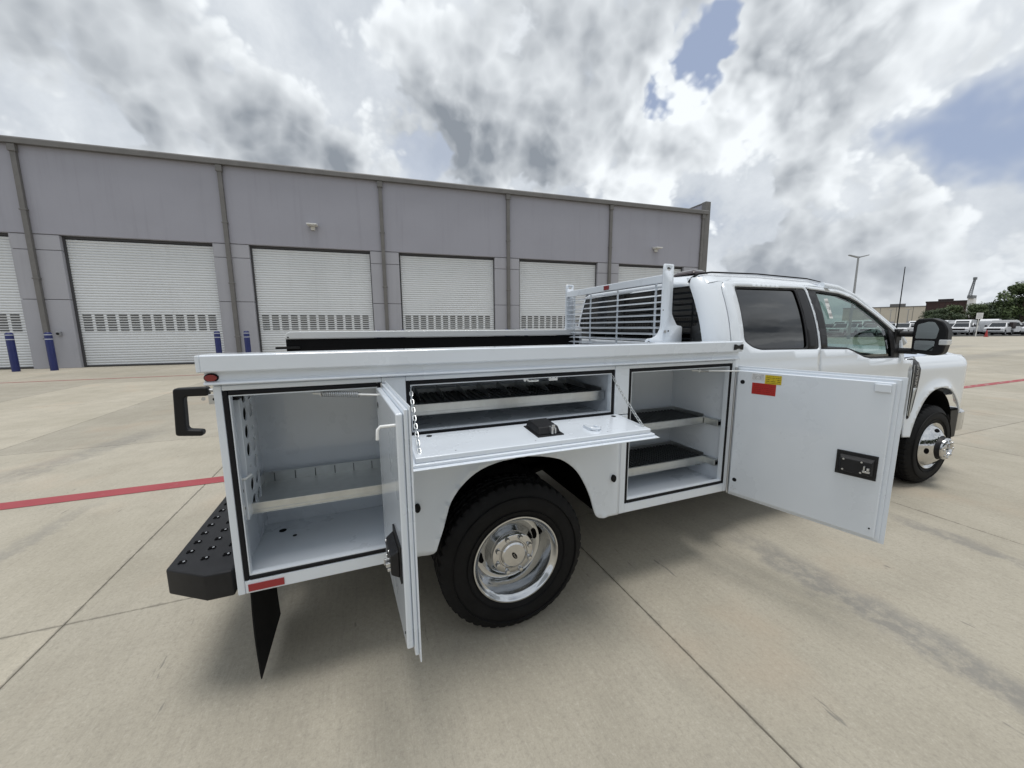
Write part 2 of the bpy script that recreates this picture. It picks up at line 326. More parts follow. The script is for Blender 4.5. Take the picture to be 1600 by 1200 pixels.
# ------------------------------------------------------------------ mesh helpers
class MB:
    def __init__(s): s.v = []; s.f = []
    def add(s, vs, fs):
        o = len(s.v); s.v += [tuple(x) for x in vs]; s.f += [tuple(i + o for i in q) for q in fs]; return s
    def box(s, x0, x1, y0, y1, z0, z1):
        v = [(x, y, z) for x in (x0, x1) for y in (y0, y1) for z in (z0, z1)]
        return s.add(v, [(0, 1, 3, 2), (4, 6, 7, 5), (0, 4, 5, 1), (2, 3, 7, 6), (0, 2, 6, 4), (1, 5, 7, 3)])
    def frame(s, u0, u1, v0, v1, w0, w1, t, plane='xz'):
        # rectangular ring in the x-z plane, w is y
        s.box(u0, u0 + t, w0, w1, v0, v1); s.box(u1 - t, u1, w0, w1, v0, v1)
        s.box(u0 + t, u1 - t, w0, w1, v0, v0 + t); s.box(u0 + t, u1 - t, w0, w1, v1 - t, v1); return s
    def prism(s, poly, a, b, axis='y'):
        n = len(poly)
        def P(p, w): return {'y': (p[0], w, p[1]), 'x': (w, p[0], p[1]), 'z': (p[0], p[1], w)}[axis]
        v = [P(p, a) for p in poly] + [P(p, b) for p in poly]
        fs = [tuple(range(n)), tuple(range(2 * n - 1, n - 1, -1))] + [(i, i + n, (i + 1) % n + n, (i + 1) % n) for i in range(n)]
        return s.add(v, fs)
    def tube(s, pts, rad, n=8, cap=True, closed=False):
        pts = [Vector(q) for q in pts]; rs = rad if hasattr(rad, '__len__') else [rad] * len(pts)
        v = []; fs = []; prev = None; m = len(pts)
        for i, q in enumerate(pts):
            if closed: t = (pts[(i + 1) % m] - pts[i - 1])
            else: t = (pts[min(i + 1, m - 1)] - pts[max(i - 1, 0)])
            t.normalize()
            if prev is None: a = t.orthogonal().normalized()
            else:
                a = prev - t * prev.dot(t)
                a = a.normalized() if a.length > 1e-6 else t.orthogonal().normalized()
            prev = a; bb = t.cross(a)
            for k in range(n):
                an = 2 * math.pi * k / n; v.append(q + (a * math.cos(an) + bb * math.sin(an)) * rs[i])
        for i in range(m if closed else m - 1):
            j = (i + 1) % m
            for k in range(n): fs.append((i * n + k, i * n + (k + 1) % n, j * n + (k + 1) % n, j * n + k))
        if cap and not closed: fs += [tuple(range(n - 1, -1, -1)), tuple(range((m - 1) * n, m * n))]
        return s.add(v, fs)
    def lathe(s, prof, cx, cz, sgn, n=48, radfun=None, closed=False):
        # profile of (radius, outward distance along the axle), axle along y; sgn=-1 outward is -y
        v = []; fs = []; m = len(prof)
        for i, (rr, yy) in enumerate(prof):
            for k in range(n):
                an = 2 * math.pi * k / n; q = rr if radfun is None else radfun(i, k, rr)
                v.append((cx + q * math.cos(an), sgn * yy, cz + q * math.sin(an)))
        for i in range(m if closed else m - 1):
            j = (i + 1) % m
            for k in range(n): fs.append((i * n + k, i * n + (k + 1) % n, j * n + (k + 1) % n, j * n + k))
        return s.add(v, fs)
    def disc(s, c, nrm, rx, rz=None, n=20, depth=.002, up=(0, 0, 1)):
        nrm = Vector(nrm).normalized(); upv = Vector(up); a = upv.cross(nrm)
        a = a.normalized() if a.length > 1e-5 else Vector((1, 0, 0)); b_ = nrm.cross(a); rz = rz or rx; c = Vector(c)
        ring = [c + a * rx * math.cos(2 * math.pi * k / n) + b_ * rz * math.sin(2 * math.pi * k / n) for k in range(n)]
        v = ring + [q + nrm * depth for q in ring]
        return s.add(v, [tuple(range(n))[::-1], tuple(range(n, 2 * n))] + [(k, (k + 1) % n, (k + 1) % n + n, k + n) for k in range(n)])
    def xform(s, fn): s.v = [tuple(fn(Vector(q))) for q in s.v]; return s
    def mesh(s, name, smooth=None):
        me = bpy.data.meshes.new(name); me.from_pydata(s.v, [], s.f)
        bm = bmesh.new(); bm.from_mesh(me); bmesh.ops.recalc_face_normals(bm, faces=bm.faces); bm.to_mesh(me); bm.free()
        if smooth is not None:
            me.polygons.foreach_set('use_smooth', [True] * len(me.polygons)); me.set_sharp_from_angle(angle=R(smooth))
        me.update(); return me
    def build(s, name, material, parent=None, smooth=None, bevel=0., seg=2):
        me = s.mesh(name, smooth if smooth is not None else (35 if bevel else None))
        me.materials.append(MATS[material])
        o = bpy.data.objects.new(name, me); C.objects.link(o); o.parent = parent
        if bevel:
            bv = o.modifiers.new('bevel', 'BEVEL'); bv.width = bevel; bv.segments = seg; bv.limit_method = 'ANGLE'; bv.angle_limit = R(40); bv.harden_normals = True
        return o
def tag(o, label=None, cat=None, group=None, kind=None):
    for k, v in (('label', label), ('category', cat), ('group', group), ('kind', kind)):
        if v: o[k] = v
    return o
def empty(name, loc=(0, 0, 0), rz=0):
    o = bpy.data.objects.new(name, None); C.objects.link(o); o.location = loc; o.rotation_euler = (0, 0, rz); o.empty_display_size = .2; return o
def copy_tree(o, parent=None):
    c = o.copy(); C.objects.link(c); c.parent = parent
    for ch in list(o.children): copy_tree(ch, c)
    return c
def inside(pt, poly):
    x, y = pt; c = False; n = len(poly)
    for i in range(n):
        x0, y0 = poly[i]; x1, y1 = poly[i - 1]
        if (y0 > y) != (y1 > y) and x < (x1 - x0) * (y - y0) / (y1 - y0) + x0: c = not c
    return c
def rounded(poly, rad, n=4):
    out = []; m = len(poly)
    for i in range(m):
        p0, p1, p2 = Vector(poly[i - 1]), Vector(poly[i]), Vector(poly[(i + 1) % m])
        a = (p0 - p1); b_ = (p2 - p1); d = min(rad, a.length * .45, b_.length * .45)
        s_ = p1 + a.normalized() * d; e_ = p1 + b_.normalized() * d
        for k in range(n + 1):
            t = k / n; out.append(tuple((1 - t) ** 2 * s_ + 2 * t * (1 - t) * p1 + t * t * e_))
    return out
def densify(poly, step):
    out = []
    for i in range(len(poly)):
        a = Vector(poly[i]); b_ = Vector(poly[(i + 1) % len(poly)]); n = max(1, int((b_ - a).length / step))
        for k in range(n): out.append(tuple(a.lerp(b_, k / n)))
    return out
def smooth_line(pts, n):
    out = []; P_ = [Vector(p_) for p_ in pts]; P_ = [P_[0] * 2 - P_[1]] + P_ + [P_[-1] * 2 - P_[-2]]
    for i in range(1, len(P_) - 2):
        a, b_, c, d = P_[i - 1:i + 3]
        for k in range(n):
            t = k / n; out.append(tuple(.5 * ((2 * b_) + (c - a) * t + (2 * a - 5 * b_ + 4 * c - d) * t * t + (3 * b_ - a - 3 * c + d) * t ** 3)))
    return out + [tuple(P_[-2])]
def skin(name, outline, holes, surf, material, parent, res=.07, thick=.012, smooth=40, flip=False):
    outline = densify(outline, res); holes = [densify(h_, res) for h_ in holes]
    vs_ = []; es = []
    for loop in [outline] + holes:
        o = len(vs_); n = len(loop); vs_ += [Vector(q) for q in loop]; es += [(o + i, o + (i + 1) % n) for i in range(n)]
    x0 = min(q[0] for q in outline); x1 = max(q[0] for q in outline); z0 = min(q[1] for q in outline); z1 = max(q[1] for q in outline)
    bnd = [Vector(q) for q in vs_]
    nx = int((x1 - x0) / res); nz = int((z1 - z0) / res)
    for i in range(1, nx + 1):
        for k in range(1, nz + 1):
            q = (x0 + i * res * .999 - res * .5, z0 + k * res * .999 - res * .5)
            if inside(q, outline) and not any(inside(q, h_) for h_ in holes):
                qv = Vector(q)
                if min((qv - b_).length_squared for b_ in bnd) > (res * .4) ** 2: vs_.append(qv)
    V, E_, F, *_ = delaunay_2d_cdt(vs_, es, [], 0, 1e-6)
    fs = []
    for t in F:
        c = (V[t[0]] + V[t[1]] + V[t[2]]) / 3
        if inside(c, outline) and not any(inside(c, h_) for h_ in holes): fs.append(tuple(t))
    me = bpy.data.meshes.new(name); me.from_pydata([surf(q[0], q[1]) for q in V], [], fs)
    bm = bmesh.new(); bm.from_mesh(me); bmesh.ops.recalc_face_normals(bm, faces=bm.faces)
    bmesh.ops.delete(bm, geom=[v for v in bm.verts if not v.link_faces], context='VERTS'); bm.to_mesh(me); bm.free()
    me.polygons.foreach_set('use_smooth', [True] * len(me.polygons)); me.set_sharp_from_angle(angle=R(smooth))
    me.materials.append(MATS[material])
    o = bpy.data.objects.new(name, me); C.objects.link(o); o.parent = parent
    if thick:
        so = o.modifiers.new('solid', 'SOLIDIFY'); so.thickness = thick; so.offset = 0
    return o
def text_mesh(name, body, size, material, parent, matrix, extrude=.002):
    cu = bpy.data.curves.new(name, 'FONT'); cu.body = body; cu.size = size; cu.extrude = extrude; cu.align_x = 'CENTER'; cu.align_y = 'CENTER'; cu.resolution_u = 2
    t = bpy.data.objects.new(name, cu); C.objects.link(t)
    dg = bpy.context.evaluated_depsgraph_get(); me = bpy.data.meshes.new_from_object(t.evaluated_get(dg))
    bpy.data.objects.remove(t); me.transform(matrix); me.materials.clear(); me.materials.append(MATS[material])
    o = bpy.data.objects.new(name, me); C.objects.link(o); o.parent = parent; return o

# ================================================================== SETTING
ground = tag(MB().add([(-700, -900, -.016), (5200, -900, -.016), (5200, 4000, -.016), (-700, 4000, -.016)], [(0, 1, 2, 3)]).build('ground', 'concrete_far'), kind='structure')
xi = range(-7, 13); yi = range(-2, 5)
bed = tag(MB().add([(X0 + xi[0] * SX + .02, Y0 + yi[0] * SY + .02, -.009), (X0 + (xi[-1] + 1) * SX - .02, Y0 + yi[0] * SY + .02, -.009), (X0 + (xi[-1] + 1) * SX - .02, Y0 + (yi[-1] + 1) * SY - .02, -.009), (X0 + xi[0] * SX + .02, Y0 + (yi[-1] + 1) * SY - .02, -.009)], [(0, 1, 2, 3)]).build('joint_bed', 'joint_dark'), kind='structure')
sb = MB(); gx, ch = .0022, .003
xa, xb, ya, yb = gx, SX - gx, gx, SY - gx
v = [(xa, ya, -.013), (xb, ya, -.013), (xb, yb, -.013), (xa, yb, -.013), (xa, ya, -.004), (xb, ya, -.004), (xb, yb, -.004), (xa, yb, -.004), (xa + ch, ya + ch, 0), (xb - ch, ya + ch, 0), (xb - ch, yb - ch, 0), (xa + ch, yb - ch, 0)]
sb.add(v, [(8, 9, 10, 11)] + [(i, (i + 1) % 4, (i + 1) % 4 + 4, i + 4) for i in range(4)] + [(i + 4, (i + 1) % 4 + 4, (i + 1) % 4 + 8, i + 8) for i in range(4)])
slab_me = sb.mesh('pavement_slab'); slab_me.materials.append(MATS['concrete_slab'])
for i in xi:
    for j in yi:
        o = bpy.data.objects.new('pavement_slab', slab_me); C.objects.link(o); o.parent = ground; o.location = (X0 + i * SX, Y0 + j * SY, 0)
tag(MB().add([(-40, 1.705, .004), (60, 1.705, .004), (60, 1.895, .004), (-40, 1.895, .004)], [(0, 1, 2, 3)]).build('red_line', 'red_paint'), kind='structure')
tag(MB().add([(-40, 13.25, .004), (30, 13.25, .004), (30, 13.35, .004), (-40, 13.35, .004)], [(0, 1, 2, 3)]).build('red_line', 'red_paint'), kind='structure')

# ================================================================== WAREHOUSE
wh = empty('warehouse', (-12.6, 18.6, 0), R(-4.0))
tag(wh, 'long grey concrete warehouse with white roll-up doors and dark downspouts', 'warehouse')
DS = [-13.1, -6.55, 0.0, 6.65, 13.22, 19.7, 26.0]; S_END = 33.0
DOORS = [(-12.3, -7.25), (-5.75, -.66), (.86, 6.05), (7.43, 12.6), (13.95, 18.95), (20.35, 25.25), (26.68, 31.45)]
ZD = 5.36; ZR = 8.62
bays = DS + [S_END]
GAP = .012
for i, (d0, d1) in enumerate(DOORS):
    s0, s1 = bays[i], bays[i + 1]
    MB().box(s0 + GAP, s1 - GAP, 0, .30, ZD, ZR).build('wall_panel', 'wall_upper', wh, bevel=.02)
    for (a, b_) in ((s0 + GAP, d0), (d1, s1 - GAP)):
        for (z0, z1) in ((0, 2.80), (2.82, 4.74), (4.76, ZD - .02)):
            MB().box(a, b_, .012, .30, z0, z1).build('pier_panel', 'wall_lower', wh, bevel=.012)
    # roll-up door: corrugated curtain, dark strips for guides and jamb shade, bottom bar, vent cells
    dr = MB(); dr.box(d0 + .0, d0 + .07, .16, .28, 0, ZD - .01); dr.box(d1 - .04, d1, .16, .28, 0, ZD - .01); dr.box(d0 + .07, d1 - .04, .19, .29, ZD - .10, ZD - .01)
    door = dr.build('roller_door', 'roller_trim_shade', wh)
    cu = MB(); zz = .06; prof = []
    while zz < ZD - .20:
        prof += [(.232, zz), (.222, zz + .018), (.218, zz + .05), (.222, zz + .082), (.234, zz + .096), (.262, zz + .101)]; zz += .108
    vs_ = [(x, y, z) for (y, z) in prof for x in (d0 + .065, d1 - .035)]
    cu.add(vs_, [(2 * k, 2 * k + 1, 2 * k + 3, 2 * k + 2) for k in range(len(prof) - 1)])
    cu.build('curtain', 'roller_white', door, smooth=50)
    MB().box(d0 + .08, d1 - .06, .195, .24, .02, .085).build('bottom_bar', 'roller_trim_shade', door)
    nv = 12; wv = (d1 - d0 - .35) / nv
    for k in range(nv):
        a = d0 + .20 + k * wv
        vb = MB()
        for q in range(7):
            zc = 1.545 + q * .104; vb.box(a, a + wv * .70, .205, .223, zc, zc + .042)
        vb.build('vent_louvre', 'vent_dark', door)
for s in DS[1:] + [S_END - .35]:
    q = MB().box(s - .085, s + .085, -.12, .012 - .003, .15, ZR - .02); q.box(s - .12, s + .12, -.16, -.004, ZR - .30, ZR - .03)
    for z in (1.2, 3.6, 6.2): q.box(s - .12, s + .12, -.128, -.003, z, z + .05)
    q.build('downspout', 'trim_brown', wh, bevel=.012)
gt = MB().prism([(-.20, 8.60), (.28, 8.60), (.28, 8.83), (-.17, 8.83), (-.20, 8.78)], -13.2, S_END - .02, 'x').build('gutter', 'trim_brown', wh)
MB().box(S_END - .18, S_END + .22, -.03, .32, 0, 9.42).build('corner_pilaster', 'trim_brown', wh, bevel=.02)
MB().box(S_END - .06, S_END + .16, .33, 40, 0, 9.36).build('end_wall', 'wall_upper', wh)
MB().box(S_END - .10, S_END + .20, .33, 40, 9.362, 9.43).build('parapet_coping', 'trim_brown', wh)
MB().add([(-13.2, .29, 8.7), (S_END - .1, .29, 8.7), (S_END - .1, 40, 9.2), (-13.2, 40, 9.2)], [(0, 1, 2, 3)]).build('roof', 'roof_grey', wh)
MB().box(-13.2, S_END - .1, .45, .6, 0, 8.5).build('back_wall', 'roller_trim_shade', wh)
for s in (10.15, 29.2, -9.2):
    l = MB().prism([(-.46, 6.30), (-.46, 6.36), (-.02, 6.44), (-.02, 6.30)], s - .22, s + .22, 'x').build('wall_light', 'lamp_white', wh, bevel=.02)
    MB().box(s - .09, s + .09, -.14, -.004, 6.14, 6.298).build('light_bracket', 'lamp_white', l, bevel=.01)
for s in (.36, 13.62, 20.05):
    MB().box(s - .07, s + .07, -.10, .009, 1.34, 1.52).build('outlet_box', 'pole_grey', wh, bevel=.015)
    MB().disc((s, -.102, 1.43), (0, -1, 0), .05, n=14, depth=.02).build('outlet_cover', 'black_plastic', wh)

# bollards
BOLL = [(-.49, 'at the far end of the wall, left of a downspout'), (.64, ''), (6.2, ''), (7.3, ''), (12.82, ''), (13.94, ''), (19.3, ''), (20.4, ''), (25.6, ''), (26.7, '')]
ca, sa = math.cos(R(-4)), math.sin(R(-4))
prof_b = [(0, 1.50), (.06, 1.495), (.098, 1.47), (.110, 1.43), (.110, .0)]
def bollard():
    root = empty('bollard')
    q = MB(); n = 24
    vs_ = [(rr * math.cos(2 * math.pi * k / n), rr * math.sin(2 * math.pi * k / n), z) for rr, z in prof_b[1:] for k in range(n)]
    fs = [(i * n + k, i * n + (k + 1) % n, (i + 1) * n + (k + 1) % n, (i + 1) * n + k) for i in range(3) for k in range(n)] + [tuple(range(n))]
    q.add(vs_, fs).build('sleeve', 'bollard_blue', root, smooth=50)
    for z in (1.385, 1.215):
        vs_ = [(.1125 * math.cos(2 * math.pi * k / n), .1125 * math.sin(2 * math.pi * k / n), zz) for zz in (z, z + .03) for k in range(n)]
        MB().add(vs_, [(k, (k + 1) % n, (k + 1) % n + n, k + n) for k in range(n)]).build('reflective_band', 'tape_white', root, smooth=50)
    return root
pb = bollard(); first = True
for k, (s, _) in enumerate(BOLL):
    o = pb if first else copy_tree(pb); first = False
    o.location = (-12.6 + s * ca + 1.0 * sa, 18.6 + s * sa - 1.0 * ca, 0)
    o.rotation_euler.z = k * .7
    side = 'left of' if k % 2 == 0 else 'right of'
    tag(o, 'blue bollard with two white bands standing fully in view before a pier with a downspout' if k < 2 else 'blue bollard by the warehouse with only its upper part showing over the truck bed', 'bollard', 'bollards in full view' if k < 2 else 'bollards partly hidden by the truck')

# ================================================================== WORK TRUCK
T = empty('work_truck')
tag(T, 'white crew cab utility truck with open side tool compartments parked on concrete', 'truck')

# ---- service body
YF = -1.200                       # outer face of the near cabinets
def body(name, mb, m='body_paint', parent=T, bevel=.004, **k): return mb.build(name, m, parent, bevel=bevel, **k)
sbm = MB(); y0, y1 = YF, -1.172
sbm.box(-1.150, -1.124, y0, y1, .512, 1.372)                                   # rear post
sbm.box(-.555, -.455, y0, y1, 1.098, 1.372); sbm.box(.650, .744, y0, y1, 1.098, 1.372)
sbm.box(.706, .744, y0, y1, .505, 1.095)
sbm.box(1.535, 1.562, y0, y1, .503, 1.372)
for a, b_ in ((-1.124, -.555), (-.455, .650), (.744, 1.535)): sbm.box(a, b_, y0 + .002, y1, 1.352, 1.372)
sbm.box(-1.124, -.555, y0 + .002, y1, .512, .568); sbm.box(.744, 1.535, y0 + .002, y1, .504, .560)
side_body = body('service_body', sbm)
# wheel panel with arch
arch = [(-.352, .535), (-.335, .585), (-.312, .65), (-.286, .742), (-.258, .795), (-.222, .838), (-.178, .876), (-.125, .906), (-.05, .928), (.043, .938), (.15, .936), (.24, .920), (.31, .895), (.365, .860), (.412, .815), (.448, .762), (.480, .70), (.505, .64), (.522, .585), (.530, .560), (.545, .530), (.566, .514), (.60, .506)]
arch = smooth_line(arch, 2)
panel = [(-.555, .515), (-.39, .515), (-.365, .521)] + arch + [(.703, .505), (.703, 1.095), (-.555, 1.095)]
def wsurf(x, z):
    d = min(math.hypot(x - a, z - b_) for a, b_ in arch) if z > .50 else .2
    bulge = .022 * max(0, 1 - d / .085) ** 1.5 if x < .30 else .010 * max(0, 1 - d / .03)
    return (x, YF + .001 - bulge, z)
skin('wheel_panel', panel, [], wsurf, 'body_paint', side_body, res=.026, thick=.006, smooth=60)
# compartment liners: five butted sheets each
def liner(x0, x1, z0, z1, yb, name='compartment_liner'):
    q = MB(); t = .006; yf = y1 + .001
    q.box(x0 - t, x0, yf, yb, z0, z1); q.box(x1, x1 + t, yf, yb, z0, z1)
    q.box(x0 - t, x1 + t, yb, yb + t, z0 - t, z1 + t)
    q.box(x0 - t, x1 + t, yf, yb, z0 - t, z0); q.box(x0 - t, x1 + t, yf, yb, z1, z1 + t)
    return q.build(name, 'body_paint', side_body)
YB = -.70
L1 = liner(-1.138, -.560, .566, 1.358, YB); L2 = liner(-.462, .655, 1.092, 1.358, YB); L3 = liner(.742, 1.545, .556, 1.358, YB)
# black bulb seals and the bright flange edge just inside them
for (a, b_, c, d) in ((-1.124, -.555, .568, 1.352), (-.455, .650, 1.098, 1.352), (.744, 1.535, .560, 1.352)):
    MB().frame(a + .001, b_ - .001, c + .001, d - .001, YF + .001, YF + .020, .017).build('door_seal', 'seal_rubber', side_body, bevel=.005)
    MB().frame(a + .019, b_ - .019, c + .019, d - .019, YF + .006, YF + .034, .004).build('opening_flange', 'body_paint', side_body)
# outer back of the near cabinets, cargo bed and the far cabinets
q = MB(); q.box(-1.150, -1.145, y1 + .001, -.66, .512, 1.40); q.box(-1.144, 1.562, -.672, -.66, .95, 1.40); q.box(1.555, 1.562, y1 + .001, -.672, .503, 1.40)
q.box(-1.144, -.36, -1.17, -.674, .512, .545); q.box(.61, 1.554, -1.17, -.674, .505, .535)
MB().box(-.372, -.362, -1.165, -.40, .54, .90).build('wheel_well_wall', 'chassis_black', side_body); MB().box(.568, .580, -1.165, -.40, .53, .90).build('wheel_well_wall', 'chassis_black', side_body)
body('cabinet_back', q, parent=side_body, bevel=0)
MB().box(-1.145, 1.55, -.656, .656, .90, .95).build('cargo_floor', 'bed_liner', T)
MB().box(-1.140, 1.54, -.658, -.650, .951, 1.40).build('cargo_side_lining', 'bed_liner', T)
fc = MB().box(-1.15, 1.56, .700, 1.20, .51, 1.47).build('cabinet', 'body_paint', T, bevel=.01)
MB().box(-1.20, 1.54, .640, .697, .951, 1.497).build('inner_wall', 'bed_liner', fc, bevel=.004)
MB().box(-1.27, -1.10, .60, .66, 1.42, 1.437).build('lid_bracket', 'black_powder', fc)
MB().prism([(-1.205, 1.500), (1.56, 1.500), (1.56, 1.556), (-1.165, 1.558), (-1.19, 1.545), (-1.205, 1.515)], .625, 1.22, 'y').build('lid', 'treadplate_white', fc, bevel=.006)
for x in (-1.18,): MB().disc((x, .624, 1.512), (0, -1, 0), .006, n=12, depth=.004).build('lid_bolt', 'black_plastic', fc)
# near rail with its drip lip
rail = [(-1.12, 1.42), (-1.12, 1.490), (-1.228, 1.490), (-1.233, 1.485), (-1.233, 1.430), (-1.228, 1.426), (-1.209, 1.424), (-1.207, 1.418), (-1.211, 1.392), (-1.226, 1.386), (-1.227, 1.380), (-1.204, 1.3735), (-1.150, 1.3735), (-1.150, 1.40), (-.66, 1.40), (-.66, 1.42)]
rl = MB().prism(rail, -1.168, 1.566, 'x').build('top_rail', 'body_paint', T, bevel=.002)
rr = MB(); rr.box(-1.185, -1.169, -1.228, -1.121, 1.426, 1.488); rr.build('rail_end', 'body_paint', rl, bevel=.004)
MB().disc((-1.146, -1.2085, 1.405), (0, -1, -.05), .019, .0125, n=20, depth=.012).build('marker_lamp', 'red_lens', rl, bevel=.003)
MB().disc((-1.146, -1.2075, 1.405), (0, -1, -.05), .023, .0165, n=20, depth=.005).build('lamp_grommet', 'black_rubber', rl)
bt = [(1.488, 1.472), (1.500, 1.472), (1.515, 1.466), (1.535, 1.466), (1.550, 1.472), (1.562, 1.472), (1.562, 1.438), (1.550, 1.438), (1.535, 1.445), (1.515, 1.445), (1.500, 1.438), (1.488, 1.438)]
MB().prism(bt, -1.233, -1.241, 'y').build('rail_bumper', 'black_plastic', rl, bevel=.002)
# rear reflector, wheel panel bumpers
MB().box(-1.112, -.985, YF - .002, YF + .001, .522, .552).build('reflector', 'red_reflector', side_body)
for x, z in ((-.430, .760), (.655, .735)):
    b_ = MB().disc((x, YF - .001, z), (0, -1, 0), .014, .021, n=18, depth=.018).build('door_bumper', 'black_rubber', side_body, bevel=.004)

# ---- shelves and fittings
def shelf(x0, x1, yfr, ybk, zt, zb, mat_rows=0, slots=0, ndiv=0):
    q = MB(); q.box(x0, x1, yfr, yfr + .002, zb, zt - .004); q.box(x0, x1, yfr - .004, yfr + .010, zt - .006, zt)
    q.box(x0, x1, yfr - .0025, yfr - .0002, zb + .010, zb + .013); q.box(x0, x1, yfr + .002, ybk, zb + .006, zb + .009); q.box(x0, x1, yfr - .003, yfr + .010, zb - .003, zb)
    sh = q.build('shelf', 'galvanised', T, bevel=.0015)
    bk = MB().box(x0, x1, ybk - .030, ybk - .028, zb + .009, zt + .008).build('back_lip', 'galvanised', sh)
    MB().box(x0, x1, ybk - .034, ybk - .026, zt + .0085, zt + .014).build('lip_fold', 'galvanised', sh)
    for s_, xx in ((-1, x0), (1, x1)):
        MB().box(*((xx - .004, xx - .0005) if s_ < 0 else (xx + .0005, xx + .004)), yfr + .03, ybk, zb - .01, zt + .012).build('end_bracket', 'galvanised', sh)
    if mat_rows:
        mm = MB(); w_ = (x1 - x0 - .02) / mat_rows
        mm.box(x0 + .008, x1 - .008, yfr + .014, ybk - .012, zb + .0095, zt - .012)
        for k in range(mat_rows):
            xx = x0 + .01 + k * w_; mm.box(xx, xx + w_ * .5, yfr + .018, ybk - .014, zt - .0118, zt - .0065)
        mm.build('ribbed_mat', 'mat_rubber', sh)
    for k in range(slots):
        xx = x0 + (k + .5) * (x1 - x0) / slots
        MB().box(xx - .0015, xx + .0015, ybk - .034, ybk - .0305, zb + .010, zt + .007).build('slot', 'vent_dark', sh)
    for k in range(ndiv):
        xx = x0 + (k + .7) * (x1 - x0) / ndiv
        MB().prism([(yfr + .05, zb + .0125), (ybk - .036, zb + .0125), (ybk - .036, zt + .035), (yfr + .20, zt + .02)], xx - .001, xx + .001, 'x').build('divider', 'galvanised', sh)
    return sh
shelf(-1.125, -.566, -1.085, -.712, .850, .805, slots=6)
shelf(-.450, .640, -1.115, -.712, 1.226, 1.176, mat_rows=34, ndiv=9)
shelf(.756, 1.535, -1.035, -.712, .975, .932, mat_rows=26)
shelf(.756, 1.535, -1.055, -.712, .705, .655, mat_rows=26)
for z in (.945, .675):
    MB().box(1.505, 1.543, -1.145, -1.04, z - .012, z + .030).build('shelf_bracket', 'galvanised', side_body, bevel=.002)
    MB().box(1.512, 1.536, -1.1465, -1.1455, z - .004, z + .02).build('bracket_slot', 'hole_black', side_body)
# perforated upright at the rear wall of the rear compartment
def perf(name, x, y_0, y_1, z_0, z_1, ny, nz, rad_of, parent):
    q = MB(); cy = (y_1 - y_0) / ny; cz = (z_1 - z_0) / nz; n = 16
    for i in range(ny):
        for k in range(nz):
            yc_, zc_ = y_0 + (i + .5) * cy, z_0 + (k + .5) * cz; r_ = rad_of(i, k); inn = []; outr = []
            for a in range(n):
                an = 2 * math.pi * (a + .5) / n; c_, s_ = math.cos(an), math.sin(an); e = max(abs(c_), abs(s_))
                inn.append((x, yc_ + r_ * c_, zc_ + r_ * s_)); outr.append((x, yc_ + cy / 2 * c_ / e, zc_ + cz / 2 * s_ / e))
            back = [(x - .006, p_[1], p_[2]) for p_ in inn]
            cor = [(x, yc_ + sx * cy / 2, zc_ + sz * cz / 2) for sx, sz in ((1, 1), (-1, 1), (-1, -1), (1, -1))]
            fs = [(a, (a + 1) % n, (a + 1) % n + n, a + n) for a in range(n)] + [(a, a + 2 * n, (a + 1) % n + 2 * n, (a + 1) % n) for a in range(n)]
            fs += [(n + 1, 3 * n, n + 2), (n + 5, 3 * n + 1, n + 6), (n + 9, 3 * n + 2, n + 10), (n + 13, 3 * n + 3, n + 14)]
            q.add(inn + outr + back + cor, fs)
    return q.build(name, 'body_paint', parent)
perf('perforated_upright', -1.100, -1.072, -.912, .80, 1.345, 2, 7, lambda i, k: .030 if (i + 2 * k) % 5 != 4 else .010, side_body)
MB().box(-1.136, -1.118, -1.066, -.912, .81, 1.34).build('hole_shade_backing', 'chassis_black', side_body)  # dark sheet added so the perforations show their shade
MB().box(-1.13, -1.098, -1.100, -1.0735, .80, 1.30).build('upright_post', 'body_paint', side_body, bevel=.003)
MB().box(-1.128, -1.092, -1.125, -1.0735, 1.302, 1.345).build('lamp_housing', 'black_plastic', side_body, bevel=.006)
bk = MB().box(-1.128, -1.098, -1.14, -1.09, .80, .975).build('shelf_clip', 'body_paint', side_body, bevel=.004)
MB().tube([(-1.132, -1.142, .978), (-1.095, -1.142, .980), (-1.085, -1.10, .982)], .005, 8).build('clip_roll', 'white_zinc', side_body, smooth=60)
for z in (.93, .855): MB().disc((-1.116, -1.1405, z), (0, -1, 0), .010, .014, n=14, depth=.0012).build('clip_hole', 'hole_black', side_body)
for (x, y, rr_) in ((-1.055, -.80, .017), (-.99, -.875, .010)):
    MB().disc((x, y, .5665), (0, 0, 1), rr_, n=18, depth=.0012, up=(0, 1, 0)).build('drain_hole', 'hole_black', side_body)
MB().disc((1.10, -.705, .80), (0, -1, 0), .022, n=18, depth=.006).build('cable_grommet', 'black_rubber', side_body)
# hasp parts hanging in the centre compartment
MB().tube([(.145, -1.16, 1.352), (.145, -1.16, 1.318), (.152, -1.16, 1.313), (.205, -1.16, 1.313)], .006, 8).build('hook_bracket', 'white_zinc', side_body, smooth=60)
MB().disc((.125, -1.165, 1.33), (0, -1, 0), .008, .017, n=14, depth=.012).build('catch_roller', 'white_zinc', side_body)
hs = MB().box(.265, .315, -1.165, -1.155, 1.308, 1.345).build('strike_plate', 'white_zinc', side_body, bevel=.003)
for x in (.278, .302): MB().disc((x, -1.1655, 1.327), (0, -1, 0), .005, n=10, depth=.001).build('plate_hole', 'hole_black', side_body)

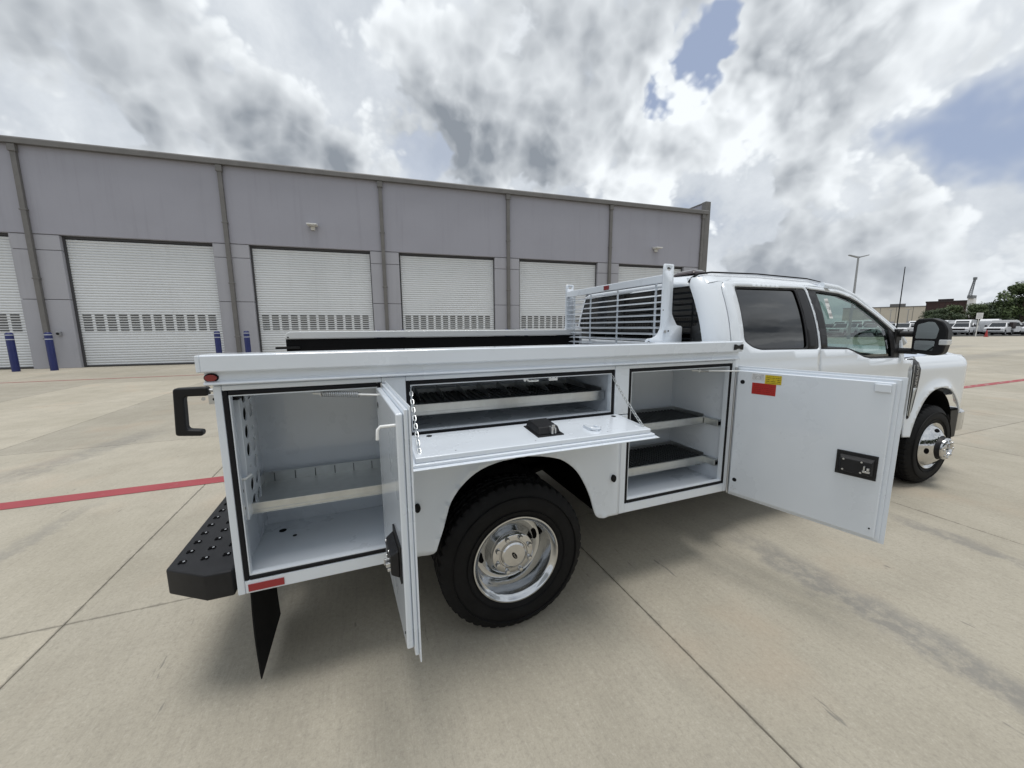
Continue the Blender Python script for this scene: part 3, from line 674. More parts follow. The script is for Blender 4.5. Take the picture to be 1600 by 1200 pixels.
# ---- compartment doors (u from the hinge, w towards the outside when shut)
def swing(hx, hy, ang):
    du = Vector((math.cos(R(180 + ang)), math.sin(R(180 + ang)), 0)); dn = Vector((math.cos(R(270 + ang)), math.sin(R(270 + ang)), 0)); h0 = Vector((hx, hy, 0))
    return lambda q: h0 + du * q.x + dn * q.y + Vector((0, 0, q.z))
def swing_door(hx, ang, W, zb, zt, latch_z, stickers=False):
    X = swing(hx, YF - .012, ang)
    d = MB().box(.004, W, .004, .0085, zb, zt).xform(X).build('compartment_door', 'body_paint', T, bevel=.002)
    MB().box(.012, W - .018, -.008, .0038, zb + .012, zt - .012).xform(X).build('door_core', 'body_paint', d, bevel=.003)
    MB().box(.020, W - .034, -.030, -.0082, zb + .028, zt - .026).xform(X).build('inner_pan', 'body_paint', d, bevel=.006, seg=3)
    MB().tube([(0, -.004, zb + .01), (0, -.004, zt - .01)], .007, 10).xform(X).build('hinge', 'zinc_bright', d, smooth=60)
    lu = W - .215
    lt = MB().box(lu, lu + .160, -.036, -.0302, latch_z - .063, latch_z + .063).xform(X).build('latch_plate', 'black_powder', d, bevel=.002)
    q = MB().add([(lu + .012, -.0362, latch_z - .048), (lu + .150, -.0362, latch_z - .048), (lu + .150, -.0362, latch_z + .046), (lu + .012, -.0362, latch_z + .046),
                  (lu + .022, -.062, latch_z - .036), (lu + .143, -.062, latch_z - .036), (lu + .143, -.062, latch_z + .030), (lu + .022, -.062, latch_z + .030)],
                 [(0, 1, 2, 3), (4, 7, 6, 5), (0, 4, 5, 1), (1, 5, 6, 2), (2, 6, 7, 3), (3, 7, 4, 0)])
    q.xform(X).build('latch_housing', 'black_powder', d, bevel=.004)
    n_ = X(Vector((0, -1, 0))) - X(Vector((0, 0, 0)))
    for (a, c) in ((.035, .026), (.035, -.028), (.105, .026), (.105, -.028)):
        MB().disc(X(Vector((lu + a, -.0622, latch_z + c))), n_, .0045, n=10, depth=.002).build('rivet', 'zinc_bright', d)
    MB().box(lu + .112, lu + .140, -.072, -.0622, latch_z - .022, latch_z - .012).box(lu + .116, lu + .122, -.080, -.0622, latch_z - .008, latch_z + .012).box(lu + .128, lu + .138, -.076, -.0622, latch_z - .009, latch_z + .004).xform(X).build('lock_bolt', 'zinc_bright', d, bevel=.001)
    for z in (zt - .095, zb + .12):
        MB().disc(X(Vector((.052, -.0301, z))), n_, .0125, n=18, depth=.0015).build('hole_plug', 'seal_rubber', d)
    # latch catch near the free edge
    if stickers: MB().box(W - .105, W - .045, -.0425, -.0302, zt - .075, zt - .035).xform(X).build('top_catch', 'body_paint', d, bevel=.004)
    MB().disc(X(Vector((W - .055, -.0302, zb + .075))), n_, .004, n=10, depth=.0015).build('rivet', 'hole_black', d)
    if stickers:
        for (a, b_, c, e, m_) in ((.100, .168, 1.262, 1.302, 'label_white'), (.172, .256, 1.246, 1.298, 'label_yellow'), (.106, .232, 1.178, 1.246, 'label_red')):
            k = -.0312 if m_ != 'label_red' else -.0309
            MB().box(a, b_, k, -.0302, c, e).xform(X).build('sticker', m_, d)
        for (a, z) in ((.045, zb + .075), (.05, zb + .055), (.062, zb + .062), (.036, zb + .06)): MB().disc(X(Vector((a, -.0302, z))), n_, .003, n=8, depth=.001).build('rivet', 'zinc_bright', d)
    else:
        MB().tube([(W - .045, -.03, 1.300), (W - .045, -.072, 1.300), (W - .045, -.080, 1.292), (W - .045, -.082, 1.262)], .0048, 8).xform(X).build('door_hook', 'white_zinc', d, smooth=60)
    return d
swing_door(-.550, 93.6, .600, .535, 1.362, .845)
swing_door(1.556, 105.0, .752, .492, 1.338, .880, True)
# door stays with their springs
def stay(a, b_, sp0, sp1, sr):
    a, b_ = Vector(a), Vector(b_); d = b_ - a
    st = MB().tube([a, b_], .0042, 8).build('door_stay', 'white_zinc', T, smooth=60)
    t = d.normalized(); s1 = t.orthogonal().normalized(); s2 = t.cross(s1); pts = []
    turns = int((sp1 - sp0) * d.length / .0085)
    for i in range(turns * 8 + 1):
        an = 2 * math.pi * i / 8; k = sp0 + (sp1 - sp0) * i / (turns * 8); pts.append(a + d * k + (s1 * math.cos(an) + s2 * math.sin(an)) * sr)
    MB().tube(pts, .0034, 5).build('spring', 'zinc_bright', st, smooth=60)
    MB().disc(b_ - t * .004, t, .014, n=14, depth=.008).build('stay_washer', 'white_zinc', st)
    MB().disc(a + d * sp0, t, .011, n=14, depth=.006).build('stay_collar', 'white_zinc', st)
    return st
stay((-.825, -1.150, 1.315), (-.562, -1.262, 1.308), .12, .68, .0105)
stay((1.245, -1.155, 1.315), (1.588, -1.262, 1.306), .12, .30, .0075)

# drop-down door
def drop(q):                                   # local: x along the truck, y outwards from the hinge, z above the door
    a = R(-3.5); return Vector((q.x, YF - .010 - q.y * math.cos(a) + q.z * math.sin(a) * 0, 1.088 + q.y * math.sin(a) + q.z))
dd = MB().box(-.485, .672, .004, .318, -.012, -.008).xform(drop).build('drop_door', 'body_paint', T, bevel=.0015)
MB().box(-.475, .662, .010, .298, -.0078, .004).xform(drop).build('door_core', 'body_paint', dd, bevel=.003)
MB().box(-.462, .648, .018, .285, .0042, .026).xform(drop).build('inner_pan', 'body_paint', dd, bevel=.005, seg=3)
MB().tube([(-.47, .0, -.004), (.66, .0, -.004)], .007, 10).xform(drop).build('hinge', 'zinc_bright', dd, smooth=60)
MB().box(.075, .205, .062, .228, .0262, .031).xform(drop).build('latch_plate', 'black_powder', dd, bevel=.002)
MB().add([(.082, .070, .0312), (.195, .070, .0312), (.195, .215, .0312), (.082, .215, .0312), (.090, .082, .066), (.187, .082, .066), (.187, .200, .062), (.090, .200, .062)],
         [(0, 1, 2, 3), (4, 7, 6, 5), (0, 4, 5, 1), (1, 5, 6, 2), (2, 6, 7, 3), (3, 7, 4, 0)]).xform(drop).build('latch_housing', 'black_powder', dd, bevel=.005)
MB().box(.142, .152, .195, .226, .034, .064).box(.160, .168, .205, .222, .034, .060).box(.150, .166, .207, .214, .048, .072).xform(drop).build('lock_bolt', 'zinc_bright', dd, bevel=.002)
for x in (-.372, .600): MB().disc(drop(Vector((x, .052, .0262))), (0, 0, 1), .0125, n=18, depth=.0015, up=(0, 1, 0)).build('hole_plug', 'seal_rubber', dd)
hk = MB().box(.345, .36, .16, .215, .0262, .040).tube([(.352, .215, .036), (.385, .235, .037), (.405, .215, .036), (.398, .175, .033)], .006, 8).xform(drop).build('door_hook', 'body_paint', dd, bevel=.001)
for x in (-.30, .05, .42): MB().disc(drop(Vector((x, .255, .0262))), (0, 0, 1), .003, n=8, depth=.001, up=(0, 1, 0)).build('rivet', 'zinc_bright', dd)
# chains
def chain(a, b_, sag=.0):
    a, b_ = Vector(a), Vector(b_); L = (b_ - a).length; n = int(L / .021); t = (b_ - a) / L
    s1 = t.cross(Vector((0, 0, 1))).normalized(); s2 = t.cross(s1); q = MB()
    for i in range(n):
        c = a + t * ((i + .5) * L / n) + Vector((0, 0, -sag * math.sin(math.pi * (i + .5) / n)))
        s_ = s1 if i % 2 == 0 else s2; hl = L / n * .62; w_ = .0062
        pts = []
        for k in range(12):
            an = 2 * math.pi * k / 12; ca_, sa_ = math.cos(an), math.sin(an)
            pts.append(c + t * (math.copysign(hl - w_, ca_) + w_ * ca_) * (1 if abs(ca_) > .05 else .0) + s_ * w_ * sa_)
        q.tube(pts, .0021, 5, closed=True)
    return q.build('chain', 'galvanised', T, smooth=60)
chain((-.435, -1.178, 1.335), (-.440, -1.452, 1.100), .008)
chain((.632, -1.178, 1.335), (.628, -1.462, 1.100), .008)

# ---- headache rack
def rack_plate(s):
    out_ = [(1.400, 1.965), (1.404, 2.018), (1.412, 2.024), (1.486, 2.024), (1.494, 2.018), (1.497, 1.70), (1.500, 1.672), (1.512, 1.648), (1.545, 1.598), (1.556, 1.590), (1.590, 1.585), (1.602, 1.575), (1.606, 1.40), (1.29, 1.40), (1.268, 1.45), (1.270, 1.482), (1.286, 1.496), (1.325, 1.500), (1.352, 1.510), (1.380, 1.535), (1.395, 1.565), (1.400, 1.60)]
    hl = [(1.452 + .020 * math.cos(a), 1.990 + .013 * math.sin(a)) for a in [2 * math.pi * k / 14 for k in range(14)]]
    h2 = [(1.300 + .014 * math.cos(a), 1.470 + .010 * math.sin(a)) for a in [2 * math.pi * k / 12 for k in range(12)]]
    return out_, [hl, h2]
rk = None
po, ph = rack_plate(1)
for s in (-1, 1):
    q = skin('upright', po, ph, lambda x, z, s=s: (x, s * .700, z), 'body_paint', None, res=.12, thick=.008, smooth=30)
    if rk is None:
        rk = MB().box(1.405, 1.455, -.695, .695, 1.892, 1.950).build('headache_rack', 'body_paint', T, bevel=.006)
    q.parent = rk
    for (x, z) in ((1.438, 1.545), (1.438, 1.435), (1.470, 1.55), (1.47, 1.44)):
        MB().disc((x, s * .7045, z), (0, s, 0), .011 if x < 1.45 else .005, n=12, depth=.006).build('bolt', 'zinc_bright' if x < 1.45 else 'hole_black', rk)
    MB().disc((1.414, s * .7045, 1.70), (0, s, 0), .004, n=10, depth=.002).build('bolt', 'black_plastic', rk)
for k in range(10):
    z = 1.852 - k * .0465
    spans = [(-.694, -.33), (.18, .694)] if k == 0 else [(-.694, .694)]
    for (a, b_) in spans:
        q = MB().prism([(1.412, z - .006), (1.446, z + .006), (1.446, z + .009), (1.412, z - .003)], a, b_, 'y').build('slat', 'body_paint', rk, bevel=.001)
for y in (-.58, -.12, .30, .60):
    MB().box(1.4475, 1.456, y - .009, y + .009, 1.40, 1.891).build('upright_bar', 'body_paint', rk, bevel=.002)
MB().box(1.395, 1.4045, -.055, .015, 1.902, 1.940).build('brake_light', 'red_lens', rk, bevel=.004)
MB().box(1.40, 1.47, -.69, .69, 1.34, 1.40).build('rack_base', 'body_paint', rk)

# ---- rear bumper, grab handle, mud flap
bp = [(-1.168, -1.172), (-1.262, -1.172), (-1.425, -1.062), (-1.425, 1.062), (-1.262, 1.172), (-1.168, 1.172)]
bm_ = MB().prism(bp, .500, .612, 'z').build('step_bumper', 'black_powder', T, bevel=.008)
q = MB(); q2 = MB()
for j in range(26):
    for i in range(3):
        cx, cy = -1.380 + i * .078, -1.03 + j * .082
        if abs(cy) > 1.06: continue
        a = .016; w_ = .0045
        for ang in (35, -40):
            c_, s_ = math.cos(R(ang)), math.sin(R(ang))
            pts = [(cx + c_ * x_ - s_ * y_, cy + s_ * x_ + c_ * y_) for x_, y_ in ((-a, -w_), (a, -w_), (a, w_), (-a, w_))]
            zz = .6125 if ang > 0 else .6130
            q.add([(*p_, zz) for p_ in pts] + [(cx + (p_[0] - cx) * .8, cy + (p_[1] - cy) * .8, zz + .004) for p_ in pts], [(4, 5, 6, 7), (0, 1, 5, 4), (1, 2, 6, 5), (2, 3, 7, 6), (3, 0, 4, 7)])
        q2.add([(cx + .004, cy - .008, .6172), (cx + .011, cy - .003, .6172), (cx + .006, cy + .006, .6172), (cx + .001, cy, .6172)], [(0, 1, 2, 3)])
o = q.build('tread_hole_crosses', 'hole_black', bm_); o['kind'] = 'stuff'  # black crosses standing in for the dark of punched tread holes
o = q2.build('hole_edge_glints', 'zinc_bright', bm_); o['kind'] = 'stuff'  # bright metal chips put in as glints on bare hole edges
q = MB()
hp = rounded([(-1.205, 1.354), (-1.318, 1.354), (-1.328, 1.165), (-1.240, 1.156), (-1.237, 1.180), (-1.290, 1.188), (-1.285, 1.320), (-1.205, 1.318)], .012, 3)
gh = q.prism(hp, -1.075, -1.035, 'y').build('grab_handle', 'black_plastic', T, bevel=.008, seg=3)
MB().tube([(-1.21, -1.055, 1.338), (-1.148, -1.055, 1.338)], .007, 10).build('handle_rod', 'zinc_bright', gh, smooth=60)
br = MB().box(-1.205, -1.1505, -1.080, -1.074, 1.285, 1.325).build('handle_bracket', 'zinc_bright', gh, bevel=.002)
MB().disc((-1.185, -1.0805, 1.305), (0, -1, 0), .006, n=12, depth=.001).build('bracket_hole', 'hole_black', gh)
MB().disc((-1.222, -1.0755, 1.308), (0, -1, 0), .007, n=12, depth=.003).build('bolt', 'zinc_bright', gh)
for s in (-1, 1):
    vs_ = []; n = 8
    for i in range(n + 1):
        z = .505 - i * (.465 / n); off = .006 * math.sin(math.pi * i / n)
        for (yy) in (1.118, .70): vs_ += [(-1.125 - off, s * yy, z), (-1.130 - off, s * yy, z)]
    fs = []
    for i in range(n):
        a = i * 4; fs += [(a, a + 2, a + 6, a + 4), (a + 1, a + 5, a + 7, a + 3), (a, a + 4, a + 5, a + 1), (a + 2, a + 3, a + 7, a + 6)]
    fs += [(0, 1, 3, 2), (n * 4, n * 4 + 2, n * 4 + 3, n * 4 + 1)]
    mf = MB().add(vs_, fs).build('mud_flap', 'black_rubber', T, smooth=40)
    MB().disc((-1.131, s * 1.07, .495), (-1, 0, 0), .008, n=10, depth=.004).build('flap_bolt', 'zinc_bright', mf)

# ---- chassis
ch_ = MB()
for s in (-1, 1): ch_.box(-1.15, 5.05, s * .43 - .04, s * .43 + .04, .56, .78)
for x in (-1.0, -.4, .6, 1.3, 2.2, 3.4, 4.0): ch_.box(x - .04, x + .04, -.39, .39, .60, .70)
chs = ch_.build('chassis_frame', 'chassis_black', T, bevel=.01)
MB().box(.58, 1.50, -.66, .66, .78, .90).box(-1.14, -.42, -.66, .66, .78, .90).build('body_subframe', 'chassis_black', chs)
MB().box(-.36, .565, -1.165, .66, .945, .96).box(-.42, .58, -.64, .66, .86, .897).build('wheel_well_roof', 'chassis_black', chs)
MB().tube([(0, -.75, .40), (0, .75, .40)], .075, 16).build('rear_axle', 'chassis_black', chs, smooth=60)
MB().lathe([(.001, .20), (.12, .18), (.17, .08), (.17, -.08), (.12, -.18), (.001, -.2)], 0, .40, -1, 20).build('differential', 'chassis_black', chs, smooth=60)
MB().tube([(4.56, -.80, .40), (4.56, .80, .40)], .06, 12).build('front_axle', 'chassis_black', chs, smooth=60)
MB().box(1.70, 3.90, -.70, .70, .50, .57).build('floor_pan', 'chassis_black', chs)
MB().box(1.70, 2.9, .46, .80, .36, .56).build('fuel_tank', 'chassis_black', chs, bevel=.03)
MB().tube([(3.6, -.3, .48), (1.2, -.34, .50), (.5, -.30, .62), (-.6, -.45, .55), (-1.05, -.62, .50)], .045, 12).build('exhaust_pipe', 'galvanised', chs, smooth=60)
for s in (-1, 1):
    q = MB(); q.tube([(-.62, s * .5, .60), (-.2, s * .5, .50), (.0, s * .5, .485), (.25, s * .5, .50), (.72, s * .5, .62)], .03, 8)
    q.build('leaf_spring', 'chassis_black', chs, smooth=60)
MB().tube([(.02, -.60, .72), (.16, -.60, .73)], .006, 6).tube([(.12, -.58, .775), (.30, -.58, .75)], .006, 6).build('brake_line', 'zinc_bright', chs, smooth=60)
MB().lathe([(.10, .62), (.30, .60), (.385, .56), (.40, .50), (.385, .44), (.30, .40), (.10, .38)], 0, 0, 1, 40).xform(lambda q_: Vector((-.66 + q_.x, q_.z, q_.y - .06))).build('added_spare_tyre', 'tyre_rubber', chs, smooth=50)  # from here through the beam: underbody bulk added to block light
MB().tube([(.2, 0, .42), (2.4, 0, .52)], .055, 12).build('added_drive_shaft', 'chassis_black', chs, smooth=60)
MB().tube([(1.0, .30, .47), (1.9, .30, .47)], .12, 16).build('added_muffler', 'chassis_black', chs, smooth=60)
MB().box(.66, 1.50, .46, 1.05, .34, .515).build('light_block_tank', 'chassis_black', chs, bevel=.03)
MB().box(1.50, 1.655, -1.0, 1.0, .62, .66).build('gap_light_block', 'chassis_black', chs)  # added to stop light falling through the gap behind the cab
MB().box(.72, 1.46, -.42, -.36, .40, .60).build('light_block_plate', 'chassis_black', chs)
MB().box(-1.14, -.60, .50, 1.10, .36, .508).build('light_block_box', 'chassis_black', chs, bevel=.02)
MB().box(-1.22, -1.05, -.45, .45, .42, .60).build('added_hitch_beam', 'chassis_black', chs, bevel=.02)
MB().box(1.66, 2.05, -1.00, -.86, .40, .54).build('step_board', 'black_plastic', chs, bevel=.02)
for s in (-1, 1): MB().box(1.62, 1.80, s * 1.02 - .06, s * 1.02 + .06, .42, .50).build('step_end', 'black_plastic', chs, bevel=.02)

# ---- wheels
RT = .400
def tyre_mesh(cx, sgn, y_out, width, name, parent):
    # outward distances from the centre line
    w_ = width; yo = y_out
    prof = [(.232, yo - .018), (.250, yo - .004), (.290, yo + .004), (.325, yo + .002), (.352, yo - .008), (.372, yo - .018), (.386, yo - .027), (.3975, yo - .038), (.400, yo - .060), (.400, yo - .078), (.391, yo - .080), (.391, yo - .088), (.4005, yo - .090), (.4005, yo - .112), (.391, yo - .114), (.391, yo - .122)]
    half = [(r_, yo - (yo - y_)) for r_, y_ in prof]
    mid = yo - w_ / 2
    full = prof + [(r_, 2 * mid - y_) for r_, y_ in reversed(prof)]
    m = len(prof)
    def rf(i, k, rr_):
        j = i if i < m else 2 * m - 1 - i
        ph = (k + (0 if i < m else 2)) % 4
        if j in (5, 6, 7, 8, 9) and ph == 0: return rr_ - (.010 if j >= 7 else .004 if j == 6 else .0)
        if j in (12, 13) and (k + 1) % 4 == 0: return rr_ - .007
        return rr_
    return MB().lathe(full, cx, RT, sgn, 192, rf).build(name, 'tyre_rubber', parent, smooth=28)
def sidewall_rings(cx, sgn, yo, parent):
    for r_ in (.262, .336):
        MB().lathe([(r_, yo - .002), (r_ + .003, yo + .0062), (r_ + .006, yo - .002)], cx, RT, sgn, 96).build('sidewall_rib', 'tyre_rubber', parent, smooth=60)
def hubcap(cx, sgn, y, parent, mat_, face_r=.078):
    # ten-lobed nut cover with a centre cap
    q = MB().lathe([(.118, y - .030), (.120, y - .008), (.112, y + .004), (.090, y + .008), (.072, y + .008), (.068, y + .012), (.064, y + .016), (.035, y + .020), (.0005, y + .021)], cx, RT, sgn, 48).build('hub_cover', mat_, parent, smooth=40)
    return q
def dual_wheel(cx, sgn, yo):
    w = empty('wheel'); w.parent = T
    tyre_mesh(cx, sgn, yo, .245, 'tyre', w)
    sidewall_rings(cx, sgn, yo, w)
    # deep polished dish
    prof = [(.236, yo - .030), (.2375, yo - .012), (.233, yo - .004), (.226, yo - .003), (.219, yo - .010), (.214, yo - .022), (.204, yo - .028), (.201, yo - .045), (.199, yo - .085), (.196, yo - .120), (.187, yo - .142), (.170, yo - .150), (.150, yo - .146), (.135, yo - .128), (.122, yo - .100), (.118, yo - .085)]
    MB().lathe(prof, cx, RT, sgn, 96).build('rim', 'polished_aluminium', w, smooth=40)
    for k in range(8):
        an = 2 * math.pi * (k + .3) / 8; rr_ = .160
        c = Vector((cx + rr_ * math.cos(an), sgn * (yo - .150), RT + rr_ * math.sin(an)))
        radial = Vector((math.cos(an), 0, math.sin(an)))
        if k % 2 == 0: MB().disc(c, Vector((0, sgn, 0)), .031, .0165, n=18, depth=.006, up=tuple(radial)).build('hand_hole_patch', 'hole_black', w)  # black oval on the dish standing in for a shaded opening
    yc_ = yo - .070
    MB().lathe([(.118, yo - .10), (.119, yc_ - .010), (.114, yc_ + .004), (.104, yc_ + .009), (.080, yc_ + .010), (.076, yc_ + .004), (.072, yc_ + .004), (.068, yc_ + .016), (.060, yc_ + .022), (.0004, yc_ + .025)], cx, RT, sgn, 64).build('hub_cover', 'chrome', w, smooth=30)
    for k in range(8):
        an = 2 * math.pi * (k + .5) / 8; x, z = cx + .096 * math.cos(an), RT + .096 * math.sin(an)
        MB().lathe([(.0135, yc_ + .004), (.0135, yc_ + .020), (.010, yc_ + .026), (.0004, yc_ + .028)], x, z, sgn, 12).build('lug_nut', 'chrome', w, smooth=40)
    tilt = R(-24)
    e = MB().disc((0, 0, 0), (0, sgn, 0), .021, .0105, n=24, depth=.0025)
    ce = Vector((cx, sgn * (yc_ + .0246), RT))
    rot = Matrix.Rotation(R(58), 3, 'Y')
    e.xform(lambda q_: ce + rot @ q_).build('emblem', 'hole_black', w)
    if sgn < 0:
        mt = Matrix.Translation(ce + Vector((0, sgn * .0028, 0))) @ Matrix.Rotation(R(58), 4, 'Y') @ Matrix.Rotation(R(90), 4, 'X')
        text_mesh('emblem_script', 'Ford', .0145, 'chrome', w, mt, .0006)
    return w
for s in (-1, 1):
    dual_wheel(.055, s, 1.245)
    w = empty('wheel'); w.parent = T
    tyre_mesh(.055, s, .905, .245, 'tyre', w)
    MB().lathe([(.236, .88), (.20, .86), (.19, .78), (.13, .76), (.001, .76)], .055, RT, s, 48).build('rim', 'black_powder', w, smooth=40)
def front_wheel(cx, sgn, yo):
    w = empty('wheel'); w.parent = T
    tyre_mesh(cx, sgn, yo, .245, 'tyre', w); sidewall_rings(cx, sgn, yo, w)
    prof = [(.236, yo - .030), (.2375, yo - .010), (.232, yo - .002), (.224, yo - .004), (.216, yo - .014), (.208, yo - .018), (.200, yo - .006), (.185, yo + .012), (.160, yo + .034), (.136, yo + .050), (.124, yo + .058), (.118, yo + .060)]
    MB().lathe(prof, cx, RT, sgn, 96).build('rim', 'chrome', w, smooth=40)
    for k in range(8):
        an = 2 * math.pi * (k + .18) / 8; rr_ = .166; radial = Vector((math.cos(an), 0, math.sin(an)))
        c = Vector((cx, sgn * (yo + .0285), RT)) + radial * rr_
        if k % 2 == 0: MB().disc(c, (radial * .68 + Vector((0, sgn * .9, 0))), .029, .019, n=18, depth=.004, up=tuple(radial)).build('hand_hole_patch', 'hole_black', w)  # black oval laid on the rim in place of a dark opening
    MB().lathe([(.118, yo + .050), (.112, yo + .060), (.108, yo + .088), (.102, yo + .092)], cx, RT, sgn, 48).build('hub_sleeve', 'black_powder', w, smooth=40)
    MB().lathe([(.100, yo + .086), (.106, yo + .094), (.104, yo + .106), (.092, yo + .116), (.070, yo + .118), (.062, yo + .122), (.058, yo + .116), (.054, yo + .098), (.0004, yo + .096)], cx, RT, sgn, 48).build('hub_cover', 'chrome', w, smooth=35)
    for k in range(8):
        an = 2 * math.pi * k / 8; x, z = cx + .083 * math.cos(an), RT + .083 * math.sin(an)
        MB().lathe([(.0115, yo + .108), (.0115, yo + .120), (.008, yo + .124), (.0004, yo + .125)], x, z, sgn, 12).build('lug_nut', 'chrome', w, smooth=40)
    return w
for s in (-1, 1): front_wheel(4.56, s, 1.045)

# ---- cab
def ycab(z):
    if z <= 1.38: return .990 + .010 * math.sin(max(0, min(1, (z - .5) / .88)) * math.pi)
    t = (z - 1.38) / .55; return .990 - .07 * t - .12 * t * t
def segdist(x, z, pts):
    best = 9.; q_ = Vector((x, z))
    for a, b_ in zip(pts, pts[1:]):
        a, b_ = Vector(a), Vector(b_); d = b_ - a; t = max(0, min(1, (q_ - a).dot(d) / d.length_squared)); best = min(best, (a + d * t - q_).length)
    return best
XF = lambda x: x if x < 4.95 else 4.95 + (x - 4.95) * 1.24
SEAM = [(.5, 1.779), (1.47, 1.779), (1.83, 1.803), (1.875, 1.816), (1.900, 1.842), (1.914, 1.90), (1.95, 2.0)]
def cab_side(s):
    def sf(x, z):
        y = ycab(z); 
        if x < 1.80: y -= .125 * ((1.80 - x) / .155) ** 2
        return (x, s * y, z)
    def crease(x, z):
        x_, y_, z_ = sf(x, z)
        d = abs(z - 1.235); y_ += s * .010 * max(0, 1 - d / .05)
        return (x_, y_, z_)
    q = MB(); nz, na = 36, 14; vs_ = []
    for i in range(nz + 1):
        z = .56 + (1.938 - .56) * i / nz; xs = 1.778
        for (za, xa_), (zb_, xb_) in zip(SEAM, SEAM[1:]):
            if za <= z <= zb_: xs = xa_ + (xb_ - xa_) * (z - za) / (zb_ - za)
        for k in range(na + 1):
            th = math.pi / 2 * k / na; vs_.append((xs - (xs - 1.650) * math.sin(th), s * (ycab(z) - .125 * (1 - math.cos(th))), z))
        z_ = z
    q.add(vs_, [(i * (na + 1) + k, (i + 1) * (na + 1) + k, (i + 1) * (na + 1) + k + 1, i * (na + 1) + k + 1) for i in range(nz) for k in range(na)])
    cab = q.build('rear_quarter', 'cab_paint', T, smooth=80)
    rd_out = [(1.785, .56), (2.742, .56), (2.742, 1.38), (2.750, 1.906), (2.10, 1.918), (1.90, 1.912), (1.850, 1.902), (1.822, 1.875), (1.808, 1.83), (1.785, 1.47)]
    rd_hole = rounded([(1.935, 1.872), (2.742 - .003, 1.880), (2.735, 1.398), (2.07, 1.408), (1.985, 1.428), (1.905, 1.475)], .03, 3)
    rd = skin('rear_door', rd_out, [rd_hole], crease, 'cab_paint', T, res=.05, smooth=60)
    skin('window', rounded([(1.948, 1.862), (2.615, 1.868), (2.598, 1.408), (2.07, 1.418), (1.99, 1.437), (1.918, 1.478)], .025, 3), [], lambda x, z: (x, s * (ycab(z) - .012), z), 'glass_privacy', rd, res=.05, thick=0)
    skin('window_trim', rounded([(1.936, 1.873), (2.63, 1.881), (2.612, 1.399), (2.07, 1.409), (1.985, 1.429), (1.906, 1.476)], .03, 3), [rounded([(1.952, 1.858), (2.612, 1.864), (2.594, 1.412), (2.075, 1.422), (1.993, 1.44), (1.923, 1.481)], .025, 3)], lambda x, z: (x, s * (ycab(z) - .004), z), 'pillar_gloss', rd, res=.05, thick=.006)
    skin('pillar_trim', [(2.632, 1.881), (2.738, 1.880), (2.734, 1.400), (2.614, 1.400)], [], lambda x, z: (x, s * (ycab(z) - .002), z), 'pillar_gloss', rd, res=.06, thick=.006)
    fd_out = [(2.749, .56), (4.085, .56), (4.085, 1.262), (3.95, 1.272), (3.905, 1.42), (3.895, 1.492), (3.62, 1.668), (3.385, 1.812), (3.30, 1.852), (3.17, 1.880), (2.757, 1.904), (2.749, 1.38)]
    fh = [(2.757, 1.878), (2.88, 1.873), (3.17, 1.850), (3.29, 1.822), (3.375, 1.790), (3.605, 1.650), (3.862, 1.484), (3.872, 1.292), (3.42, 1.300), (3.33, 1.316), (3.15, 1.375), (3.10, 1.388), (2.752, 1.397)]
    fd = skin('front_door', fd_out, [fh], crease, 'cab_paint', T, res=.05, smooth=60)
    skin('window', [(2.866, 1.862), (3.165, 1.840), (3.28, 1.812), (3.365, 1.78), (3.595, 1.638), (3.722, 1.555), (3.765, 1.30), (3.425, 1.308), (3.335, 1.324), (3.155, 1.384), (3.10, 1.397), (2.846, 1.402)], [], lambda x, z: (x, s * (ycab(z) - .012), z), 'glass_clear', fd, res=.06, thick=0)
    skin('window_trim', fh, [[(2.868, 1.858), (3.163, 1.835), (3.278, 1.807), (3.36, 1.776), (3.590, 1.634), (3.712, 1.552), (3.752, 1.31), (3.427, 1.313), (3.338, 1.329), (3.157, 1.389), (3.10, 1.402), (2.848, 1.407)]], lambda x, z: (x, s * (ycab(z) - .003), z), 'pillar_gloss', fd, res=.06, thick=.006)
    MB().box(3.02, 3.20, s * 1.02 - .014, s * 1.02 + .014, 1.10, 1.125).build('door_handle', 'black_plastic', fd, bevel=.01)
    MB().box(1.98, 2.16, s * 1.02 - .014, s * 1.02 + .014, 1.10, 1.125).build('door_handle', 'black_plastic', rd, bevel=.01)
    # dark shell added behind the door gaps to give them their black shade
    skin('dark_gap_shell', [(1.70, .58), (4.06, .58), (4.05, 1.25), (3.90, 1.27), (3.88, 1.46), (3.28, 1.83), (2.757, 1.893), (1.83, 1.895), (1.76, 1.47)],
         [[(1.95, 1.855), (2.60, 1.86), (2.59, 1.43), (2.09, 1.44), (1.94, 1.49)], [(2.86, 1.85), (3.15, 1.83), (3.36, 1.77), (3.70, 1.55), (3.75, 1.33), (3.44, 1.33), (3.16, 1.40), (2.85, 1.42)]],
         lambda x, z: (x, s * (ycab(z) - .035 - (.13 * max(0, (1.80 - x) / .155) ** 2)), z), 'dash_plastic', T, res=.08, thick=.004)
    # A pillar and fender
    MB().tube([(3.05, s * .770, 1.918), (3.22, s * .785, 1.898), (3.40, s * .822, 1.828), (3.64, s * .872, 1.682), (3.93, s * .93, 1.498), (4.03, s * .94, 1.42)], [.030, .034, .034, .034, .034, .03], 12).build('windscreen_pillar', 'cab_paint', T, smooth=60)
    fa = [(4.16, .53), (4.185, .62), (4.215, .70), (4.255, .77), (4.31, .85), (4.38, .915), (4.46, .955), (4.56, .975), (4.67, .975), (4.77, .955), (4.86, .91), (4.93, .85), (4.985, .78), (5.02, .70)]
    fa = smooth_line(fa, 3)
